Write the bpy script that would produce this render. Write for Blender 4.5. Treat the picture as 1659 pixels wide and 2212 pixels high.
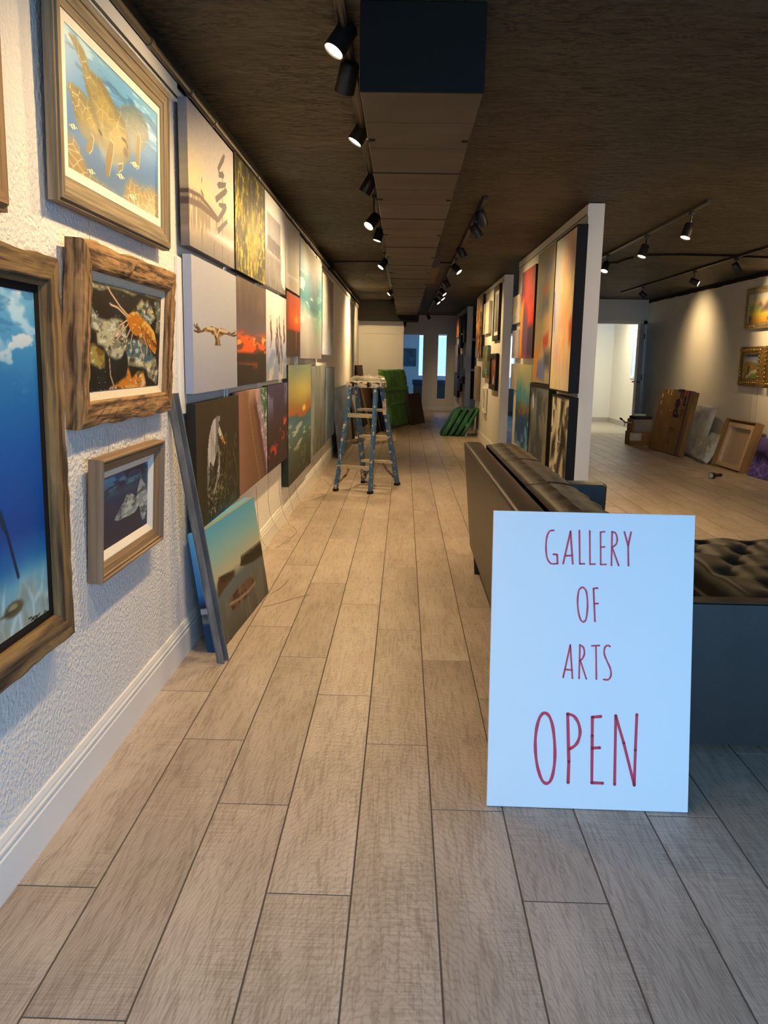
import bpy, bmesh, math, random
import numpy as np
from mathutils import Vector, Matrix, Quaternion

# ------------------------------------------------------------------ clear
for _o in list(bpy.data.objects):
    bpy.data.objects.remove(_o, do_unlink=True)
SC = bpy.context.scene
COL = SC.collection
rnd = random.Random(7)

# ------------------------------------------------------------------ camera (from vanishing points, 1659 x 2212 frame)
FPX, CX, CY, CAMH = 1800.0, 829.5, 1106.0, 1.28
_dy = np.array([(873 - CX) / FPX, (CY - 778) / FPX, -1.0]); _dy /= np.linalg.norm(_dy)
_s = 0.0185
_c = (_s * _dy[0] + _dy[1]) / (-_dy[2])
_up = np.array([_s, 1.0, _c]); _up /= np.linalg.norm(_up)
_X = np.cross(_dy, _up)
cam_d = bpy.data.cameras.new('camera')
cam_d.sensor_fit = 'VERTICAL'; cam_d.sensor_height = 36.0; cam_d.lens = 36.0 * FPX / 2212.0
cam_d.clip_start = 0.05; cam_d.clip_end = 200
cam = bpy.data.objects.new('camera', cam_d); COL.objects.link(cam)
M3 = Matrix(((_X[0], _X[1], _X[2]), (_dy[0], _dy[1], _dy[2]), (_up[0], _up[1], _up[2])))
cam.matrix_world = Matrix.Translation((0, 0, CAMH)) @ M3.to_4x4()
SC.camera = cam

# ------------------------------------------------------------------ world, exposure
SKY_STRENGTH = 4.6
WARM = (1.0, 0.675, 0.315)
LAMP = 3.15         # lamp power multiplier
w = bpy.data.worlds.new('daylight'); SC.world = w; w.use_nodes = True
nt = w.node_tree; nt.nodes.clear()
bg = nt.nodes.new('ShaderNodeBackground'); out = nt.nodes.new('ShaderNodeOutputWorld')
bg.inputs['Color'].default_value = (0.29, 0.60, 1.0, 1); bg.inputs['Strength'].default_value = SKY_STRENGTH
nt.links.new(bg.outputs[0], out.inputs[0])
SC.view_settings.view_transform = 'Standard'; SC.view_settings.look = 'None'
SC.view_settings.gamma = 1.0; SC.view_settings.use_curve_mapping = False
SC.view_settings.exposure = 0.06
# portals: only guide the sampling of the sky through the street front
def portal(name, loc, sx, sy, rot):
    l = bpy.data.lights.new(name, 'AREA'); l.shape = 'RECTANGLE'; l.size = sx; l.size_y = sy
    l.cycles.is_portal = True
    o = bpy.data.objects.new(name, l); COL.objects.link(o); o.location = loc; o.rotation_euler = rot
    return o
portal('street_window_portal', (1.75, -0.86, 1.2), 4.9, 2.3, (math.radians(90), 0, 0))
portal('rear_window_portal', (0.8, 25.62, 1.4), 1.2, 1.3, (math.radians(-90), 0, 0))

# ------------------------------------------------------------------ pixel -> world helpers
def ray(x, y):
    d = np.array([(x - CX) / FPX, (CY - y) / FPX, -1.0])
    return np.array([d @ _X, d @ _dy, d @ _up])
CAM = np.array([0, 0, CAMH])
def oz(x, y, z=0.0):
    d = ray(x, y); return CAM + d * (z - CAMH) / d[2]
def ox(x, y, v):
    d = ray(x, y); return CAM + d * v / d[0]
def oy(x, y, v):
    d = ray(x, y); return CAM + d * v / d[1]
def crop(c, pts):
    return [(c[0] + c[2] * p[0], c[1] + c[2] * p[1]) for p in pts]
KA = (0, 0, .25316); KB = (0, 500, .25316); KC = (0, 940, .27132); KD = (370, 190, .2592); KE = (370, 540, .2592)
KG = (370, 820, .28477); KH = (960, 420, .2848); KK = (680, 640, .2291); KM = (1270, 420, .3075); KS = (1040, 1090, .31188)
KW = (370, 830, .15823); KP = (940, 640, .14458); KX = (1560, 560, .13562); KY = (1330, 820, .19831)

# ------------------------------------------------------------------ materials
MATS = {}
def s2l(c):
    return tuple((v / 12.92 if v <= 0.04045 else ((v + 0.055) / 1.055) ** 2.4) for v in c)
def mat(name, col=(.5, .5, .5), rough=.6, metal=0.0, var=0.0, vscale=(8, 8, 8), vdetail=4, bump=0.0, bscale=(40, 40, 40),
        bdist=.004, col2=None, emit=None, estr=0, coords='Object', spec=.5, trans=0, coat=0, lo=.35, hi=.65, bdetail=5):
    if name in MATS: return MATS[name]
    m = bpy.data.materials.new(name); m.use_nodes = True; n = m.node_tree; N = n.nodes; L = n.links
    b = N['Principled BSDF']
    b.inputs['Roughness'].default_value = rough; b.inputs['Metallic'].default_value = metal
    b.inputs['Specular IOR Level'].default_value = spec
    b.inputs['Base Color'].default_value = (*col, 1)
    if trans: b.inputs['Transmission Weight'].default_value = trans
    if coat: b.inputs['Coat Weight'].default_value = coat
    tc = None
    def coord(scale):
        nonlocal tc
        if tc is None:
            tc = N.new('ShaderNodeTexCoord') if coords == 'Object' else N.new('ShaderNodeNewGeometry')
        mp = N.new('ShaderNodeMapping'); mp.inputs['Scale'].default_value = scale
        L.new(tc.outputs['Object' if coords == 'Object' else 'Position'], mp.inputs['Vector'])
        return mp.outputs[0]
    if var or col2:
        t = N.new('ShaderNodeTexNoise'); t.inputs['Scale'].default_value = 1; t.inputs['Detail'].default_value = vdetail
        L.new(coord(vscale), t.inputs['Vector'])
        r = N.new('ShaderNodeValToRGB'); c2 = col2 if col2 else tuple(max(0, v * (1 - var)) for v in col)
        c1 = col if col2 else tuple(min(1, v * (1 + var * .6)) for v in col)
        r.color_ramp.elements[0].position = lo; r.color_ramp.elements[1].position = hi
        r.color_ramp.elements[0].color = (*c2, 1); r.color_ramp.elements[1].color = (*c1, 1)
        L.new(t.outputs['Fac'], r.inputs[0]); L.new(r.outputs[0], b.inputs['Base Color'])
    if bump:
        t = N.new('ShaderNodeTexNoise'); t.inputs['Scale'].default_value = 1; t.inputs['Detail'].default_value = bdetail
        L.new(coord(bscale), t.inputs['Vector'])
        bp = N.new('ShaderNodeBump'); bp.inputs['Strength'].default_value = bump; bp.inputs['Distance'].default_value = bdist
        L.new(t.outputs['Fac'], bp.inputs['Height']); L.new(bp.outputs[0], b.inputs['Normal'])
    if emit:
        b.inputs['Emission Color'].default_value = (*emit, 1); b.inputs['Emission Strength'].default_value = estr
    MATS[name] = m; return m

# ------------------------------------------------------------------ objects
def setp(o, label=None, cat=None, group=None, kind=None):
    if label: o['label'] = label
    if cat: o['category'] = cat
    if group: o['group'] = group
    if kind: o['kind'] = kind
    return o
def empty(name, loc=(0, 0, 0), rot=None, label=None, cat=None, group=None, kind=None, matrix=None):
    o = bpy.data.objects.new(name, None); COL.objects.link(o); o.empty_display_size = .05
    if matrix is not None: o.matrix_world = matrix
    else:
        o.location = loc
        if rot: o.rotation_euler = rot
    return setp(o, label, cat, group, kind)
def meshobj(name, verts, faces, material, parent=None, loc=None, rot=None, smooth=False, matrix=None):
    me = bpy.data.meshes.new(name); me.from_pydata([tuple(v) for v in verts], [], [tuple(f) for f in faces]); me.update()
    if isinstance(material, (list, tuple)):
        for m_ in material: me.materials.append(m_)
    else: me.materials.append(material)
    if smooth: me.polygons.foreach_set('use_smooth', [True] * len(me.polygons))
    return link(name, me, parent, loc, rot, matrix)
def link(name, me, parent=None, loc=None, rot=None, matrix=None):
    o = bpy.data.objects.new(name, me); COL.objects.link(o)
    if parent: o.parent = parent
    if matrix is not None: o.matrix_basis = matrix
    if loc is not None: o.location = loc
    if rot is not None: o.rotation_euler = rot
    return o
class MB:
    """collects simple solids into one mesh"""
    def __init__(s): s.v = []; s.f = []
    def add(s, v, f):
        k = len(s.v); s.v += [tuple(map(float, p)) for p in v]; s.f += [tuple(i + k for i in q) for q in f]; return s
    def box(s, a, b, bev=0.0, mtx=None):
        (x0, y0, z0), (x1, y1, z1) = a, b
        x0, x1 = min(x0, x1), max(x0, x1); y0, y1 = min(y0, y1), max(y0, y1); z0, z1 = min(z0, z1), max(z0, z1)
        if bev <= 0:
            v = [(x0, y0, z0), (x1, y0, z0), (x1, y1, z0), (x0, y1, z0), (x0, y0, z1), (x1, y0, z1), (x1, y1, z1), (x0, y1, z1)]
            f = [(3, 2, 1, 0), (4, 5, 6, 7), (0, 1, 5, 4), (1, 2, 6, 5), (2, 3, 7, 6), (3, 0, 4, 7)]
        else:
            bm = bmesh.new(); bmesh.ops.create_cube(bm, size=1)
            for q in bm.verts:
                q.co = Vector(((x0 + x1) / 2 + q.co.x * (x1 - x0), (y0 + y1) / 2 + q.co.y * (y1 - y0), (z0 + z1) / 2 + q.co.z * (z1 - z0)))
            bmesh.ops.bevel(bm, geom=list(bm.edges), offset=bev, segments=2 if bev < .012 else 3, profile=.5, affect='EDGES')
            bm.verts.index_update()
            v = [tuple(q.co) for q in bm.verts]; f = [tuple(q.index for q in p.verts) for p in bm.faces]; bm.free()
        if mtx is not None: v = [tuple(mtx @ Vector(p)) for p in v]
        return s.add(v, f)
    def tube(s, pts, r, n=8, cap=True, closed=False):
        pts = [Vector(p) for p in pts]; rings = []; prev = None
        rr = r if isinstance(r, (list, tuple)) else [r] * len(pts)
        for i, p in enumerate(pts):
            if closed: t = pts[(i + 1) % len(pts)] - pts[i - 1]
            elif i == 0: t = pts[1] - p
            elif i == len(pts) - 1: t = p - pts[i - 1]
            else: t = pts[i + 1] - pts[i - 1]
            t.normalize()
            if prev is None:
                a = Vector((0, 0, 1)) if abs(t.z) < .9 else Vector((1, 0, 0))
                e = t.cross(a).normalized()
            else:
                e = (prev - t * prev.dot(t)).normalized()
            prev = e; g = t.cross(e)
            rings.append([p + (e * math.cos(2 * math.pi * k / n) + g * math.sin(2 * math.pi * k / n)) * rr[i] for k in range(n)])
        v = [q for R in rings for q in R]; f = []
        m = len(rings)
        for i in range(m if closed else m - 1):
            j = (i + 1) % m
            for k in range(n):
                k2 = (k + 1) % n
                f.append((i * n + k, i * n + k2, j * n + k2, j * n + k))
        if cap and not closed:
            f.append(tuple(range(n))[::-1]); f.append(tuple((m - 1) * n + k for k in range(n)))
        return s.add(v, f)
    def bar(s, p0, p1, wx, wy, side=(1, 0, 0), w1=None):
        """rectangular bar from p0 to p1; wx along side, wy across"""
        p0, p1 = Vector(p0), Vector(p1); t = (p1 - p0).normalized(); a = Vector(side); a = (a - t * a.dot(t)).normalized(); b = t.cross(a)
        wa, wb = w1 if w1 else (wx, wy); v = []
        for p, ww, hh in ((p0, wx, wy), (p1, wa, wb)):
            for sx, sy in ((-1, -1), (1, -1), (1, 1), (-1, 1)): v.append(p + a * sx * ww / 2 + b * sy * hh / 2)
        return s.add(v, [(3, 2, 1, 0), (4, 5, 6, 7), (0, 1, 5, 4), (1, 2, 6, 5), (2, 3, 7, 6), (3, 0, 4, 7)])
    def lathe(s, prof, n=24, mtx=None, cap=True):
        v = []; f = []
        for (r, z) in prof:
            for k in range(n): v.append(Vector((r * math.cos(2 * math.pi * k / n), r * math.sin(2 * math.pi * k / n), z)))
        for i in range(len(prof) - 1):
            for k in range(n):
                k2 = (k + 1) % n; f.append((i * n + k, i * n + k2, (i + 1) * n + k2, (i + 1) * n + k))
        if cap:
            f.append(tuple(range(n))[::-1]); f.append(tuple((len(prof) - 1) * n + k for k in range(n)))
        if mtx is not None: v = [mtx @ p for p in v]
        return s.add(v, f)
    def prism(s, poly, z0, z1, mtx=None):
        n = len(poly); v = [(x, y, z0) for x, y in poly] + [(x, y, z1) for x, y in poly]
        f = [tuple(range(n))[::-1], tuple(range(n, 2 * n))] + [(i, (i + 1) % n, n + (i + 1) % n, n + i) for i in range(n)]
        if mtx is not None: v = [tuple(mtx @ Vector(p)) for p in v]
        return s.add(v, f)
    def build(s, name, material, parent=None, smooth=False, loc=None, rot=None, matrix=None):
        o = meshobj(name, s.v, s.f, material, parent, loc, rot, False, matrix)
        if smooth:
            me = o.data; me.polygons.foreach_set('use_smooth', [True] * len(me.polygons))
            try: me.set_sharp_from_angle(angle=math.radians(40))
            except Exception: pass
        return o
def box(name, a, b, m, parent=None, bev=0.0, **k):
    return MB().box(a, b, bev).build(name, m, parent, smooth=bev > 0, **k)

# ------------------------------------------------------------------ numpy noise used by the painted pictures and by wrinkled surfaces
def _hash(ix, iy, seed):
    n = (ix.astype(np.int64) * 374761393 + iy.astype(np.int64) * 668265263 + seed * 974711) & 0x7fffffff
    n = ((n ^ (n >> 13)) * 1274126177) & 0x7fffffff
    n = (n ^ (n >> 16)) & 0x7fffffff
    return (n % 100003) / 100003.0
def vnoise(x, y, seed=0):
    ix = np.floor(x); iy = np.floor(y); fx = x - ix; fy = y - iy
    fx = fx * fx * (3 - 2 * fx); fy = fy * fy * (3 - 2 * fy)
    a = _hash(ix, iy, seed); b = _hash(ix + 1, iy, seed); c = _hash(ix, iy + 1, seed); d = _hash(ix + 1, iy + 1, seed)
    return (a * (1 - fx) + b * fx) * (1 - fy) + (c * (1 - fx) + d * fx) * fy
def fbm(x, y, seed=0, oct=4):
    t = 0; a = .5; tot = 0
    for k in range(oct):
        t = t + a * vnoise(x * 2 ** k, y * 2 ** k, seed + k * 17); tot += a; a *= .5
    return t / tot
def vor(x, y, seed=0):
    ix = np.floor(x); iy = np.floor(y); f1 = np.full(x.shape, 9.); f2 = np.full(x.shape, 9.)
    for dx in (-1, 0, 1):
        for dy in (-1, 0, 1):
            cx = ix + dx; cy = iy + dy
            px = cx + _hash(cx, cy, seed); py = cy + _hash(cx, cy, seed + 5)
            d = np.hypot(px - x, py - y)
            f2 = np.minimum(f2, np.maximum(f1, d)); f1 = np.minimum(f1, d)
    return f1, f2
def sstep(a, b, x):
    t = np.clip((x - a) / (b - a), 0, 1); return t * t * (3 - 2 * t)
# ------------------------------------------------------------------ structure materials
ZC = 2.43; XL = -0.932; XR = 4.40; YB = 22.0
M_stucco = mat('white_stucco', (.80, .78, .75), .75, bump=.9, bscale=(75, 75, 75), bdist=.010, bdetail=3)
M_plain = mat('white_wall_paint', (.78, .76, .71), .7, bump=.12, bscale=(90, 90, 90), bdist=.002)
M_trim = mat('white_semi_gloss', (.82, .81, .78), .35)
M_ceil = mat('dark_trowelled_ceiling', (.072, .056, .034), .6, var=.3, vscale=(3, 4.5, 3), vdetail=6, bump=1.0, bscale=(11, 20, 8), bdist=.035, coords='Pos', bdetail=6, spec=.4)
def add_cracks(m):
    N = m.node_tree.nodes; L = m.node_tree.links; b = N['Principled BSDF']; src = b.inputs['Base Color'].links[0].from_socket
    g = N.new('ShaderNodeNewGeometry'); mp = N.new('ShaderNodeMapping'); mp.inputs['Scale'].default_value = (4.5, 10, 1); L.new(g.outputs['Position'], mp.inputs['Vector'])
    t = N.new('ShaderNodeTexNoise'); t.inputs['Scale'].default_value = 1; t.inputs['Detail'].default_value = 7; t.inputs['Roughness'].default_value = .62; t.inputs['Distortion'].default_value = 2.2; L.new(mp.outputs[0], t.inputs['Vector'])
    r = N.new('ShaderNodeValToRGB'); e = r.color_ramp.elements; e[0].position = .44; e[0].color = (1, 1, 1, 1); e[1].position = .56; e[1].color = (1, 1, 1, 1)
    q = e.new(.50); q.color = (.10, .09, .08, 1); L.new(t.outputs['Fac'], r.inputs[0])
    t2 = N.new('ShaderNodeTexNoise'); t2.inputs['Scale'].default_value = 1.6; L.new(g.outputs['Position'], t2.inputs['Vector'])
    r2 = N.new('ShaderNodeValToRGB'); r2.color_ramp.elements[0].position = .30; r2.color_ramp.elements[1].position = .48; L.new(t2.outputs['Fac'], r2.inputs[0])
    x = N.new('ShaderNodeMix'); x.data_type = 'RGBA'; x.blend_type = 'MULTIPLY'; L.new(r2.outputs[0], x.inputs['Factor']); L.new(src, x.inputs['A']); L.new(r.outputs[0], x.inputs['B'])
    L.new(x.outputs['Result'], b.inputs['Base Color'])
add_cracks(M_ceil)
M_black = mat('matt_black_paint', (.010, .009, .008), .7, spec=.2)
M_blackmetal = mat('black_powder_coat', (.014, .013, .012), .42)
M_grout = mat('dark_grout', (.10, .075, .055), .9)

def make_tile_mat():
    m = bpy.data.materials.new('wood_look_tile'); m.use_nodes = True; N = m.node_tree.nodes; L = m.node_tree.links
    b = N['Principled BSDF']; b.inputs['Roughness'].default_value = .42; b.inputs['Specular IOR Level'].default_value = .4
    g = N.new('ShaderNodeNewGeometry'); oi = N.new('ShaderNodeObjectInfo')
    ad = N.new('ShaderNodeMath'); ad.operation = 'ADD'
    L.new(g.outputs['Random Per Island'], ad.inputs[0]); L.new(oi.outputs['Random'], ad.inputs[1])
    wv = N.new('ShaderNodeMath'); wv.operation = 'MULTIPLY'; wv.inputs[1].default_value = 37; L.new(ad.outputs[0], wv.inputs[0])
    def noise(scale, detail=4, rough=.55, dist=0):
        mp = N.new('ShaderNodeMapping'); mp.inputs['Scale'].default_value = scale; L.new(g.outputs['Position'], mp.inputs['Vector'])
        t = N.new('ShaderNodeTexNoise'); t.noise_dimensions = '4D'; t.inputs['Scale'].default_value = 1
        t.inputs['Detail'].default_value = detail; t.inputs['Roughness'].default_value = rough; t.inputs['Distortion'].default_value = dist
        L.new(mp.outputs[0], t.inputs['Vector']); L.new(wv.outputs[0], t.inputs['W']); return t.outputs['Fac']
    def ramp(f, stops):
        r = N.new('ShaderNodeValToRGB'); L.new(f, r.inputs[0]); e = r.color_ramp.elements
        e[0].position = stops[0][0]; e[0].color = (*stops[0][1], 1); e[1].position = stops[1][0]; e[1].color = (*stops[1][1], 1)
        for p, c in stops[2:]:
            q = e.new(p); q.color = (*c, 1)
        return r.outputs[0]
    def mix(mode, fac, a, c):
        x = N.new('ShaderNodeMix'); x.data_type = 'RGBA'; x.blend_type = mode
        if isinstance(fac, float): x.inputs['Factor'].default_value = fac
        else: L.new(fac, x.inputs['Factor'])
        L.new(a, x.inputs['A']); L.new(c, x.inputs['B']); return x.outputs['Result']
    base = ramp(noise((7, 2.2, 1), 3), [(.3, (.370, .300, .246)), (.7, (.520, .442, .378))])
    grain = ramp(noise((75, 6, 1), 3, .5, 1.6), [(.36, (.60, .57, .55)), (.52, (1.04, 1.04, 1.04))])
    saw = ramp(noise((9, 190, 1), 2, .5, .3), [(.42, (.80, .79, .78)), (.58, (1.06, 1.06, 1.06))])
    ring = N.new('ShaderNodeTexWave'); ring.wave_type = 'RINGS'; ring.rings_direction = 'Z'
    mpr = N.new('ShaderNodeMapping'); mpr.inputs['Scale'].default_value = (9, 2.2, 1); L.new(g.outputs['Position'], mpr.inputs['Vector'])
    L.new(mpr.outputs[0], ring.inputs['Vector']); ring.inputs['Scale'].default_value = 5; ring.inputs['Distortion'].default_value = 9; ring.inputs['Detail'].default_value = 2
    L.new(wv.outputs[0], ring.inputs['Phase Offset'])
    rings = ramp(ring.outputs['Fac'], [(.0, (.78, .76, .75)), (.35, (1.03, 1.03, 1.03))])
    msk = ramp(noise((5, 2.5, 1), 2), [(.45, (0, 0, 0)), (.62, (1, 1, 1))])
    sawm = N.new('ShaderNodeMix'); sawm.data_type = 'RGBA'; L.new(msk, sawm.inputs['Factor']); sawm.inputs['A'].default_value = (1, 1, 1, 1); L.new(saw, sawm.inputs['B'])
    c = mix('MULTIPLY', .60, base, grain); c = mix('MULTIPLY', .75, c, sawm.outputs['Result']); c = mix('MULTIPLY', .75, c, rings)
    tone = ramp(ad.outputs[0], [(0, (.90, .88, .86)), (1, (1.06, 1.06, 1.06))])
    fr = N.new('ShaderNodeMath'); fr.operation = 'FRACT'; L.new(wv.outputs[0], fr.inputs[0])
    tone = ramp(fr.outputs[0], [(0, (.88, .87, .86)), (1, (1.08, 1.08, 1.08))])
    c = mix('MULTIPLY', 1.0, c, tone)
    L.new(c, b.inputs['Base Color'])
    bp = N.new('ShaderNodeBump'); bp.inputs['Strength'].default_value = .22; bp.inputs['Distance'].default_value = .002
    bw = N.new('ShaderNodeRGBToBW'); L.new(mix('MULTIPLY', 1.0, grain, saw), bw.inputs[0]); L.new(bw.outputs[0], bp.inputs['Height'])
    L.new(bp.outputs[0], b.inputs['Normal'])
    return m
M_tile = make_tile_mat()

def project(p):
    q = np.array(p, float) - CAM
    v0 = _X[0] * q[0] + _dy[0] * q[1] + _up[0] * q[2]; v1 = _X[1] * q[0] + _dy[1] * q[1] + _up[1] * q[2]; v2 = _X[2] * q[0] + _dy[2] * q[1] + _up[2] * q[2]
    return CX - FPX * v0 / v2, CY + FPX * v1 / v2, -v2

# ------------------------------------------------------------------ floor: recessed grout bed + wood-look tiles
floor = box('floor', (XL, -0.95, -.14), (XR + .05, YB, -.0011), M_grout); setp(floor, 'grey beige wood look plank tile floor with dark joints', 'floor', kind='structure')
TW, TL, T0 = .2073, 1.222, -.929
tiles = []
for k in range(26):
    for n in range(-3, 18):
        y0 = 1.82 - .408 * (k % 3) + n * TL; x0 = T0 + k * TW
        ya, yb = max(y0, -.94), min(y0 + TL, YB)
        if yb - ya < .05: continue
        xa, xb = x0, min(x0 + TW, XR + .04)
        cx_, cy_ = (xa + xb) / 2, (ya + yb) / 2
        vis = 0
        if cy_ > .75:
            ps = [project((xx, max(yy, .8), 0)) for xx, yy in ((xa, ya), (xb, ya), (xb, yb), (xa, yb))]
            ins = [(-250 < p[0] < 1900 and p[1] < 2500) for p in ps]
            if any(ins):
                vis = abs(sum(ps[i][0] * ps[(i + 1) % 4][1] - ps[(i + 1) % 4][0] * ps[i][1] for i in range(4)) / 2)
            if 1.45 < cx_ < 2.1 and cy_ > 6.4: vis *= .2      # behind the partitions
        tiles.append((vis, xa, xb, ya, yb))
tiles.sort(key=lambda t: -t[0])
def tile_geo(w_, l_):
    g = .0022; bv = .0008; z = 0.0; d = -.008
    a = [(g, g), (w_ - g, g), (w_ - g, l_ - g), (g, l_ - g)]; c = [(g + bv, g + bv), (w_ - g - bv, g + bv), (w_ - g - bv, l_ - g - bv), (g + bv, l_ - g - bv)]
    v = [(x, y, d) for x, y in a] + [(x, y, z - bv * .7) for x, y in a] + [(x, y, z) for x, y in c]
    f = [(8, 9, 10, 11)] + [(i, (i + 1) % 4, 4 + (i + 1) % 4, 4 + i) for i in range(4)] + [(4 + i, 4 + (i + 1) % 4, 8 + (i + 1) % 4, 8 + i) for i in range(4)]
    return v, f
tile_meshes = {}
rest = MB()
for i, (vis, xa, xb, ya, yb) in enumerate(tiles):
    key = (round(xb - xa, 3), round(yb - ya, 3))
    if i < 300:
        if key not in tile_meshes:
            v, f = tile_geo(xb - xa, yb - ya); me = bpy.data.meshes.new('floor_tile'); me.from_pydata(v, [], f); me.materials.append(M_tile); tile_meshes[key] = me
        link('floor_tile', tile_meshes[key], floor, loc=(xa, ya, 0))
    else:
        v, f = tile_geo(xb - xa, yb - ya); rest.add([(x + xa, y + ya, z) for x, y, z in v], f)
setp(rest.build('floor_tiles_far', M_tile, floor), kind='stuff')

# ------------------------------------------------------------------ ceiling and walls
def struct(o, label, cat=None): return setp(o, label, cat or 'wall', kind='structure')
struct(box('ceiling', (XL - .12, -.95, ZC), (XR + .12, 26, ZC + .12), M_ceil), 'dark brown black trowelled ceiling', 'ceiling')
struct(box('wall_left', (XL - .12, -.95, -.14), (XL, 26, ZC), M_stucco), 'white rough stucco wall hung with paintings')
struct(box('wall_right', (XR, -.95, -.14), (XR + .12, 15.6, ZC), M_plain), 'white right wall with leaning cardboard boxes')
# street front behind the viewer: piers, head, sill and mullions, open to the daylight
m = MB()
m.box((XL, -.95, 0), (-.72, -.80, ZC)); m.box((4.2, -.95, 0), (XR, -.80, ZC)); m.box((-.72, -.95, 2.34), (4.2, -.80, ZC))
struct(m.build('wall_front', M_plain), 'street front wall with wide glazed opening')
m = MB()
for x in (-.72, .15, 1.05, 2.65, 4.16): m.box((x, -.93, 0), (x + .05, -.86, 2.34))
m.box((-.72, -.93, 2.28), (4.2, -.86, 2.34)); m.box((1.05, -.93, .0), (4.2, -.86, .10))
struct(m.build('window_1', M_blackmetal), 'dark metal street window frame', 'window')
struct(box('pavement', (-9, -14, -.3), (14, -.96, -.02), mat('pavement', (.42, .41, .40), .85, var=.2, vscale=(3, 3, 3))), 'pale concrete pavement outside street front', 'pavement')

# baseboard with its moulded top edge
def extrude_y(name, prof, y0, y1, m, parent=None, flip=False):
    n = len(prof); v = [(x, y0, z) for x, z in prof] + [(x, y1, z) for x, z in prof]
    f = [tuple(range(n)), tuple(range(n, 2 * n))[::-1]] + [(i, n + i, n + (i + 1) % n, (i + 1) % n) for i in range(n)]
    if flip: f = [q[::-1] for q in f]
    return meshobj(name, v, f, m, parent)
def bprof(x, s, h=.14):
    return [(x, 0), (x + s * .015, 0), (x + s * .015, h - .047), (x + s * .012, h - .043), (x + s * .012, h - .036), (x + s * .0145, h - .033),
            (x + s * .0145, h - .026), (x + s * .0105, h - .021), (x + s * .0105, h - .014), (x + s * .006, h), (x, h)]
struct(extrude_y('baseboard_left', bprof(XL, 1, .15), -.8, 17.3, M_trim), 'white moulded baseboard along left wall', 'baseboard')
struct(extrude_y('baseboard_right', bprof(XR, -1, .11), -.8, 15.6, M_trim, flip=True), 'white baseboard along right wall', 'baseboard')

# ragged band of black ceiling paint over the top of the walls
def ragged(name, x, sgn, y0, y1, zb, amp, seed, label):
    n = int((y1 - y0) / .05); v = []; f = []
    for i in range(n + 1):
        y = y0 + (y1 - y0) * i / n; z = zb + amp * (float(fbm(np.array([y * 6.]), np.array([seed * 1.7]), seed)[0]) - .5) * 2
        v += [(x + sgn * .0015, y, z), (x + sgn * .0015, y, ZC), (x - sgn * .004, y, z), (x - sgn * .004, y, ZC)]
    for i in range(n):
        a = i * 4; b_ = a + 4
        f += [(a, b_, b_ + 1, a + 1), (a, a + 2, b_ + 2, b_)]
    return struct(meshobj(name, v, f, M_black), label, 'trim')
ragged('trim_1', XL, 1, -.8, 16.8, 2.335, .008, 3, 'ragged black paint edge atop left wall')
ragged('trim_2', XR, -1, 8, 15.6, 2.372, .012, 4, 'ragged black paint edge atop right wall')
# picture rail boards
m = MB().box((XL, -.8, 2.262), (XL + .02, 3.49, 2.33), .002)
rb = struct(m.build('trim_3', M_trim), 'white picture rail board above near framed paintings', 'trim')
MB().box((XL + .02, -.8, 2.268), (XL + .024, 3.47, 2.277)).build('hanging_track', mat('dark_metal_track', (.06, .055, .05), .4, .6), rb)
m = MB().box((XL, 8.9, 2.262), (XL + .014, 16.8, 2.325), .002)
rb = struct(m.build('trim_4', M_trim), 'white picture rail board along far end of left wall', 'trim')
MB().box((XL + .014, 8.9, 2.268), (XL + .017, 16.8, 2.275)).build('hanging_track', MATS['dark_metal_track'], rb)

# back left panel wall with ledge and black soffit
m = MB().box((XL, 17.3, 0), (-.02, 17.42, 2.06))
pw = struct(m.build('wall_back_left', M_plain), 'cream panel wall at corridor end')
MB().box((XL, 17.285, 1.80), (-.02, 17.30, 1.815)).box((XL, 17.293, 1.815), (-.02, 17.30, 2.04)).build('ledge_board', M_plain, pw)
sf = struct(box('soffit', (XL, 16.85, 2.05), (.27, 17.6, ZC), M_black), 'black soffit box over corridor end', 'soffit')
# back wall: doorway and tall slots
m = MB(); y0, y1 = YB, YB + .14
D0, D1, DH = -.02, .485, 1.93; S0, S1, SZ0, SZ1 = .875, 1.09, .30, 1.955; T0_, T1_, = 2.62, 3.0
m.box((XL, y0, 0), (D0, y1, ZC)); m.box((D0, y0, DH), (D1, y1, ZC)); m.box((D1, y0, 0), (S0, y1, ZC))
m.box((S0, y0, 0), (S1, y1, SZ0)); m.box((S0, y0, SZ1), (S1, y1, ZC)); m.box((S1, y0, 0), (T0_, y1, ZC))
m.box((T0_, y0, 0), (T1_, y1, .6)); m.box((T0_, y0, 2.0), (T1_, y1, ZC)); m.box((T1_, y0, 0), (XR + .12, y1, ZC))
struct(m.build('wall_back', M_plain), 'cream end wall with doorway and tall slot opening')
m = MB().box((D0 - .06, y0 - .015, 0), (D0, y0, DH + .06)).box((D0, y0 - .015, DH), (D1 + .03, y0, DH + .06))
struct(m.build('trim_5', M_trim), 'white door casing around end doorway', 'trim')
struct(box('baseboard_back', (D1, y0 - .012, 0), (1.6, y0, .10), M_trim), 'white baseboard under slot window', 'baseboard')
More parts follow.
